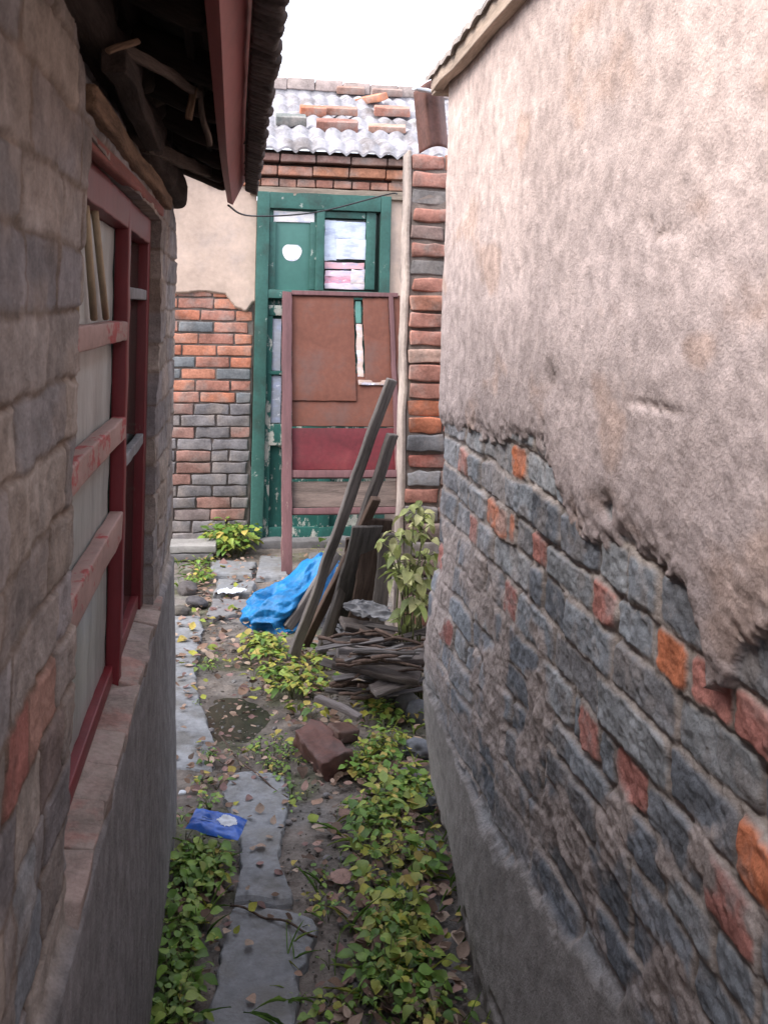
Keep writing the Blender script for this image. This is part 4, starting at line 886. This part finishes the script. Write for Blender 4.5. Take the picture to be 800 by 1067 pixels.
gpb = 'little pebbles strewn over the alley floor'
src = stone(340, 830, (.014, .012, .008), (.16, .15, .15), 'little grey pebble on the alley floor', gpb, 40, 'pebble')
for i in range(60):
    px, py = hr.uniform(215, 440), hr.uniform(660, 1040); p = at(px, py, Z=0); o = src.copy(); COL.objects.link(o); o.location = (p.x, p.y, 0.004); s_ = hr.uniform(.5, 1.3); o.scale = (s_, s_, s_); o.rotation_euler = (0, 0, hr.uniform(0, 6))
# the brick in the weeds
m_ = MB(); rbox(m_, (0, 0, 0), (0.115, 0.245, 0.075), (0.10, 0.045, 0.036), 0.010, 0.011, seg=(8, 14, 5), jf=26)
M_wetb = mat('damp red brick', None, 0.6, 0.35, 9, 0.6, 50, 0.004, tint=(0.05, 0.04, 0.04), tscale=6, tfac=0.6)
o = m_.build('loose_brick', M_wetb, None, loc=(0, 0, 0)); p = at(336, 785, Z=0.04); o.location = (p.x, p.y, 0.055); o.rotation_euler = (R(6), R(-10), R(22)); tag(o, 'damp dark red brick lying alone in the weeds mid alley', 'brick')
m_ = MB(); rbox(m_, (0, 0, 0), (0.10, 0.09, 0.05), (0.13, 0.075, 0.06), 0.012, 0.008, seg=(3, 3, 2), jf=20)
o = m_.build('brick_fragment', M_wetb, None, loc=(0, 0, 0)); p = at(358, 760, Z=0.04); o.location = (p.x, p.y, 0.03); o.rotation_euler = (0.1, 0.2, 0.5); tag(o, 'small brown brick fragment just behind the damp red brick', 'brick')
# white scraps
sheetrag('paper_scrap', at(241, 616, Z=0.05), (0.15, 0.09), M_white, 'flat white scrap lying on the flat stones before the door', 'scrap', 5, (0, 0, .1), fold=0.008)
blob('paper_scrap', at(439, 884, Z=0.05), (0.012, 0.010, 0.014), M_white, 'tiny crumpled white scrap in the weeds by the right wall', 'scrap', 7, 0.3, 2, 3)
blob('paper_scrap', at(190, 826, Z=0.03), (0.012, 0.010, 0.008), M_white, 'tiny white scrap at the left plinth behind the blue packet', 'scrap', 8, 0.3, 2, 3)

# ================================================================== LEAVES
def leafset():
    return dict(v=[], f=[], c=[], n=0)
# ovate leaf template: 5 stations along, 3 across
_ts = np.array([0, .16, .36, .60, .82, 1.0]); _w = np.array([.05, .36, .5, .44, .24, .02])
def add_leaf(S, pos, L, yaw, pitch, roll, col, width=0.9, curl=0.25, fold=0.18):
    xs = np.concatenate([_ts, _ts, _ts])*L; ys = np.concatenate([-_w, 0*_w, _w])*L*width
    z = np.concatenate([fold*_w, 0*_w, fold*_w])*L-curl*L*(np.tile(_ts, 3))**2+0.03*L*np.sin(np.tile(_ts, 3)*9+yaw*3)*np.repeat([1, 0, -1], 6)
    P = np.stack([xs, ys, z], -1) @ np.array(Euler((roll, -pitch, yaw)).to_matrix()).T+np.array(pos)
    b = S['n']; k = 6
    for r_ in (0, 1):
        for i in range(k-1): S['f'].append((b+r_*k+i, b+r_*k+i+1, b+(r_+1)*k+i+1, b+(r_+1)*k+i))
    S['v'].append(P); S['c'].append(np.tile(np.array(col), (18, 1))); S['n'] += 18
def finish_leaf(S, name, m, parent=None):
    mb = MB(); mb.v = S['v']; mb.f = S['f']; mb.c = S['c']; return mb.build(name, m, parent)
lr = random.Random(99)
GREENS = [(0.14, 0.25, 0.045), (0.105, 0.20, 0.035), (0.18, 0.29, 0.055), (0.08, 0.16, 0.03), (0.24, 0.32, 0.07)]
YELS = [(0.28, 0.30, 0.05), (0.34, 0.33, 0.06), (0.22, 0.27, 0.05), (0.38, 0.30, 0.08)]
DRY = [(0.22, 0.14, 0.10), (0.30, 0.21, 0.16), (0.16, 0.10, 0.07), (0.36, 0.27, 0.21), (0.20, 0.12, 0.11), (0.27, 0.17, 0.14), (0.12, 0.08, 0.06)]
regions = [  # polygon, plants, leaf length range, yellow share, height
    ([(165, 1090), (160, 1000), (170, 900), (182, 862), (205, 885), (226, 897), (230, 925), (220, 960), (202, 1000), (190, 1090)], 100, (.026, .046), .10, .055),
    ([(183, 815), (225, 812), (228, 845), (183, 862)], 26, (.018, .03), .25, .03),
    ([(372, 800), (430, 790), (455, 850), (470, 930), (500, 1090), (425, 1090), (378, 1040), (392, 980), (368, 880)], 150, (.026, .050), .38, .06),
    ([(350, 860), (300, 1000), (300, 1090), (380, 1090), (390, 960)], 26, (.016, .032), .25, .02),
    ([(255, 668), (300, 672), (345, 690), (350, 735), (325, 755), (290, 742), (262, 715)], 85, (.035, .060), .62, .06),
    ([(340, 735), (372, 740), (385, 800), (360, 830), (345, 800)], 36, (.025, .04), .4, .05),
    ([(380, 735), (430, 750), (432, 800), (380, 800)], 45, (.028, .045), .35, .06),
    ([(200, 690), (222, 680), (226, 700), (205, 735), (215, 800), (240, 790), (212, 770), (200, 720)], 34, (.018, .03), .22, .02),
    ([(225, 783), (300, 770), (330, 830), (300, 850), (290, 812), (240, 800)], 30, (.014, .024), .25, .02),
    ([(186, 588), (215, 588), (215, 615), (186, 615)], 26, (.03, .05), .2, .05),
    ([(228, 580), (256, 582), (256, 567), (222, 567)], 40, (.05, .09), .25, .15),
    ([(300, 585), (330, 590), (345, 600), (345, 580)], 8, (.04, .07), .7, .12),
]
S = leafset(); stemmb = MB()
for pix, npl, (l0, l1), ys_, hgt in regions:
    pts = np.array(gpoly(pix)); pl_ = [tuple(p) for p in pts]; lo, hi = pts.min(0), pts.max(0); made = 0
    while made < npl:
        X = lr.uniform(lo[0], hi[0]); Y = lr.uniform(lo[1], hi[1])
        if not poly_mask(pl_, np.array([[X]]), np.array([[Y]]))[0, 0]: continue
        if X < -0.140 and Y < YLE: continue
        if float(fbm(X*7, Y*7, 0, 2, 44)) < lr.uniform(-.25, .3): made += 0.25; continue
        made += 0.58; sp_ = lr.random(); wsc = 1.0 if sp_ < .55 else .62 if sp_ < .85 else .34; lsc = lr.choice([.6, .9, 1.0, 1.35]); a0 = lr.uniform(0, 6.28); nl = lr.randint(3, 8); hh = hgt*lr.uniform(.4, 1.2); yel = lr.random() < ys_
        for k in range(nl):
            a = a0+k*6.28/nl+lr.uniform(-.4, .4); rr0 = lr.uniform(.004, .03)*(hgt/.05+.5); L = lr.uniform(l0, l1)*lr.uniform(.5, .88)*lsc
            c = lr.choice(YELS) if (yel and lr.random() < .75) or lr.random() < ys_*.25 else lr.choice(GREENS); s_ = lr.uniform(.75, 1.25)
            zt_ = 0.012+hh*lr.uniform(.5, 1.1)
            p_ = (X+rr0*math.cos(a), Y+rr0*math.sin(a), zt_)
            add_leaf(S, p_, L, a, lr.uniform(-.3, .45), lr.uniform(-.4, .4), [q*s_ for q in c], width=lr.uniform(.7, 1.05)*wsc, curl=lr.uniform(.0, .7))
            if lr.random() < .5: tube(stemmb, [(X, Y, -0.005), (X+rr0*.4*math.cos(a), Y+rr0*.4*math.sin(a), zt_*.6), p_], 0.0011, (.12, .16, .05), n=4)
root = thing('ground_weeds', 'low green and yellowing leafy weeds covering both sides of the path', 'weeds', (0, 0, 0), kind='stuff')
a_ = finish_leaf(S, 'leaves', M_leaf, root); a_['kind'] = 'stuff'; b_ = stemmb.build('stems', M_stem, root); b_['kind'] = 'stuff'
# grass blades and runners
S = leafset()
for i in range(260):
    reg = regions[lr.choice([0, 2, 2, 3, 6, 9])][0]; q = lr.choice(reg); q2 = lr.choice(reg); t = lr.random(); p = at(q[0]*(1-t)+q2[0]*t, q[1]*(1-t)+q2[1]*t, Z=0.0)
    if p.x < -0.14 and p.y < YLE: continue
    add_leaf(S, (p.x, p.y, 0.005), lr.uniform(.04, .11), lr.uniform(0, 6.28), lr.uniform(.4, 1.2), lr.uniform(-.3, .3), lr.choice(GREENS+YELS[:1]), width=.035, curl=.5)
o = finish_leaf(S, 'grass', M_leaf); tag(o, 'sparse thin grass blades between the weeds', 'grass', kind='stuff')
# fallen leaves
S = leafset()
reg = [([(186, 560), (430, 600), (430, 730), (460, 850), (500, 1090), (160, 1090), (183, 800)], 900, (.014, .036)), ([(186, 590), (262, 590), (262, 700), (186, 700)], 130, (.03, .055)), ([(250, 655), (350, 690), (350, 760), (255, 740)], 90, (.03, .05)),
       ([(300, 740), (460, 780), (495, 1080), (360, 1080)], 150, (.025, .045)), ([(195, 780), (290, 790), (280, 812), (190, 840)], 70, (.02, .035)), ([(380, 900), (500, 1090), (300, 1090), (350, 950)], 20, (.045, .070)), ([(372, 800), (430, 790), (500, 1090), (360, 1090)], 220, (.02, .05)), ([(165, 1090), (165, 880), (240, 890), (210, 1090)], 60, (.02, .04))]
for pix, n, (l0, l1) in reg:
    pts = np.array(gpoly(pix)); pl_ = [tuple(p) for p in pts]; lo, hi = pts.min(0), pts.max(0); made = 0
    while made < n:
        X = lr.uniform(lo[0], hi[0]); Y = lr.uniform(lo[1], hi[1])
        if not poly_mask(pl_, np.array([[X]]), np.array([[Y]]))[0, 0]: continue
        if X < -0.135 and Y < YLE: continue
        made += 1; s_ = lr.uniform(.7, 1.2); L = lr.uniform(l0, l1)
        add_leaf(S, (X, Y, 0.017+lr.uniform(0, .012)+(0.03 if l0 > .05 else 0)), L, lr.uniform(0, 6.28), lr.uniform(-.25, .35), lr.uniform(-.35, .35), [q*s_ for q in lr.choice(DRY if lr.random() < .88 else YELS)], width=lr.uniform(.6, 1.1), curl=lr.uniform(-.5, .4), fold=lr.uniform(-.1, .4))
o = finish_leaf(S, 'fallen_leaves', M_dry); tag(o, 'dry pinkish brown fallen leaves strewn over the dirt', 'fallen leaves', kind='stuff')
# soil crumbs
mb = MB(); import bmesh
bm = bmesh.new(); bmesh.ops.create_icosphere(bm, subdivisions=1, radius=1.0); IV = np.array([v.co[:] for v in bm.verts]); IF = [tuple(v.index for v in f.verts) for f in bm.faces]; bm.free()
for i in range(2600):
    X = lr.uniform(-0.14, 0.75); Y = 1.9+3.2*lr.random()**1.5; s_ = lr.uniform(.002, .006)*(1 if lr.random() < .9 else 1.8)
    if X > 0.56 and Y < 3.05: continue
    c = lr.choice([(.11, .095, .08), (.07, .058, .048), (.15, .145, .14), (.18, .15, .13), (.05, .045, .04)])
    mb.add(IV*np.array((s_*lr.uniform(.7, 1.4), s_, s_*.6))*(1+.25*RNG.standard_normal((len(IV), 1)))+np.array((X, Y, .003+s_*.3)), IF, c)
o = mb.build('gravel', M_stone, smooth=False); tag(o, 'fine grit and soil crumbs scattered over the alley floor', 'gravel', kind='stuff')
# twigs on the floor
gt = 'thin twigs lying on the alley floor'
for i, (a, b, c) in enumerate([((228, 765), (250, 800), (300, 830)), ((240, 944), (285, 955), (330, 975)), ((358, 770), (345, 790), (352, 800)), ((430, 850), (438, 880), (436, 905))]):
    P3 = [at(*q, Z=0.022) for q in (a, b, c)]; m_ = MB(); pts = []
    for k in range(13):
        t = k/12; q = P3[0]*(1-t)**2+P3[1]*2*t*(1-t)+P3[2]*t*t; pts.append(q-P3[1]+Vector((0, 0, .006*math.sin(k))))
    tube(m_, pts, 0.003, n=5, jit=.1); o = m_.build('twig', M_wood_b, None, loc=(0, 0, 0)); o.location = P3[1]
    tag(o, ['long curved brown twig between puddle and path slab', 'thin twig lying along the crack of the path', 'short twig beside the damp red brick', 'upright thin twig in the weeds by the right wall'][i], 'twig', gt)

# ================================================================== BROADLEAF PLANT
pb = at(428, 690, Y=3.85); plant = thing('broadleaf_plant', 'pale yellow green leafy plant growing between the pillar and plastered wall', 'plant', (pb.x, 3.85, 0.0))
S = leafset(); st = MB()
PG = [(0.30, 0.34, 0.12), (0.36, 0.38, 0.16), (0.22, 0.27, 0.08), (0.40, 0.40, 0.19), (0.16, 0.20, 0.06)]
clusters = [(432, 532, 8, .07), (441, 552, 9, .07), (418, 558, 7, .07), (443, 582, 8, .08), (412, 566, 4, .085), (425, 586, 7, .10), (436, 605, 7, .10), (407, 573, 3, .09), (446, 622, 5, .09), (420, 600, 5, .10), (432, 632, 4, .11), (440, 540, 6, .06), (415, 640, 2, .07), (426, 650, 2, .09)]
for ci, (px, py, n, L) in enumerate(clusters):
    n = int(n*1.9); L = L*0.82
    Yc = 3.80+lr.uniform(-.12, .18); c = at(px, py, Y=Yc); base = Vector((pb.x+lr.uniform(-.05, .05), 3.85, 0.0))
    mid = (base+c)/2+Vector((lr.uniform(-.03, .03), 0.02, 0.05)); tube(st, [base, mid, c], [0.006, 0.004, 0.002], (.15, .15, .07), n=5)
    for k in range(n):
        a = lr.uniform(0, 6.28); q = c+Vector((lr.uniform(-.045, .045), lr.uniform(-.05, .05), lr.uniform(-.035, .035))); s_ = lr.uniform(.75, 1.2)
        add_leaf(S, q, L*lr.uniform(.6, 1.05), -1.57+lr.uniform(-2.0, 2.0), lr.uniform(-1.1, .25), lr.uniform(-.6, .6), [v*s_ for v in lr.choice(PG)], width=.62, curl=.35, fold=.25)
        tube(st, [c, q], 0.0015, (.2, .22, .09), n=4)
finish_leaf(S, 'leaves', M_leaf, plant); st.build('stems', M_stem, plant)
# low yellow plant behind the plank
pq = at(330, 592, Z=0.0)
# cable
mb = MB(); P3 = [at(238, 214, Y=YLE+0.12), at(262, 225, Y=3.6), at(330, 221, Y=3.9), at(402, 203, Y=YP-0.03), at(414, 202, Y=YP-0.02)]
pts = []
for i in range(len(P3)-1):
    p0 = P3[max(i-1, 0)]; p1 = P3[i]; p2 = P3[i+1]; p3 = P3[min(i+2, len(P3)-1)]
    for k in range(8):
        t = k/8; pts.append(0.5*((2*p1)+(p2-p0)*t+(2*p0-5*p1+4*p2-p3)*t*t+(3*p1-p0-3*p2+p3)*t**3))
pts.append(P3[-1]); tube(mb, pts, 0.0035, n=6); o = mb.build('cable', M_wire); tag(o, 'thin black cable sagging from left eave across the green door to the pillar', 'cable')

# ================================================================== LIGHT
w = bpy.data.worlds.new('World'); scene.world = w; w.use_nodes = True; nt = w.node_tree
sky = nt.nodes.new('ShaderNodeTexSky'); sky.sky_type = 'NISHITA'; sky.sun_disc = False
SUN_EL, SUN_AZ = R(48), R(-115)     # azimuth from +Y, clockwise towards +X
sky.sun_elevation = SUN_EL; sky.sun_rotation = SUN_AZ; sky.air_density = 1.0; sky.dust_density = 4.0; sky.ozone_density = 1.0
bg = nt.nodes['Background']; bg.inputs['Strength'].default_value = 0.15; mxs = nt.nodes.new('ShaderNodeMix'); mxs.data_type = 'RGBA'; mxs.inputs[0].default_value = 0.75; mxs.inputs[7].default_value = (4.7, 4.85, 5.4, 1)   # white overcast
nt.links.new(sky.outputs[0], mxs.inputs[6]); nt.links.new(mxs.outputs[2], bg.inputs['Color'])
sl = bpy.data.lights.new('sun', 'SUN'); sl.energy = 1.15; sl.angle = R(40); sl.color = (1.0, 0.95, 0.90)
so = bpy.data.objects.new('sun', sl); COL.objects.link(so)
dv = Vector((math.sin(SUN_AZ)*math.cos(SUN_EL), math.cos(SUN_AZ)*math.cos(SUN_EL), math.sin(SUN_EL)))
so.rotation_euler = dv.to_track_quat('Z', 'Y').to_euler(); so.location = (0, 0, 12)
vs = scene.view_settings; vs.view_transform = 'Standard'; vs.look = 'None'; vs.gamma = 1; vs.use_curve_mapping = False; vs.exposure = 1.9
scene.render.engine = 'CYCLES'; scene.cycles.max_bounces = 8; scene.cycles.diffuse_bounces = 5
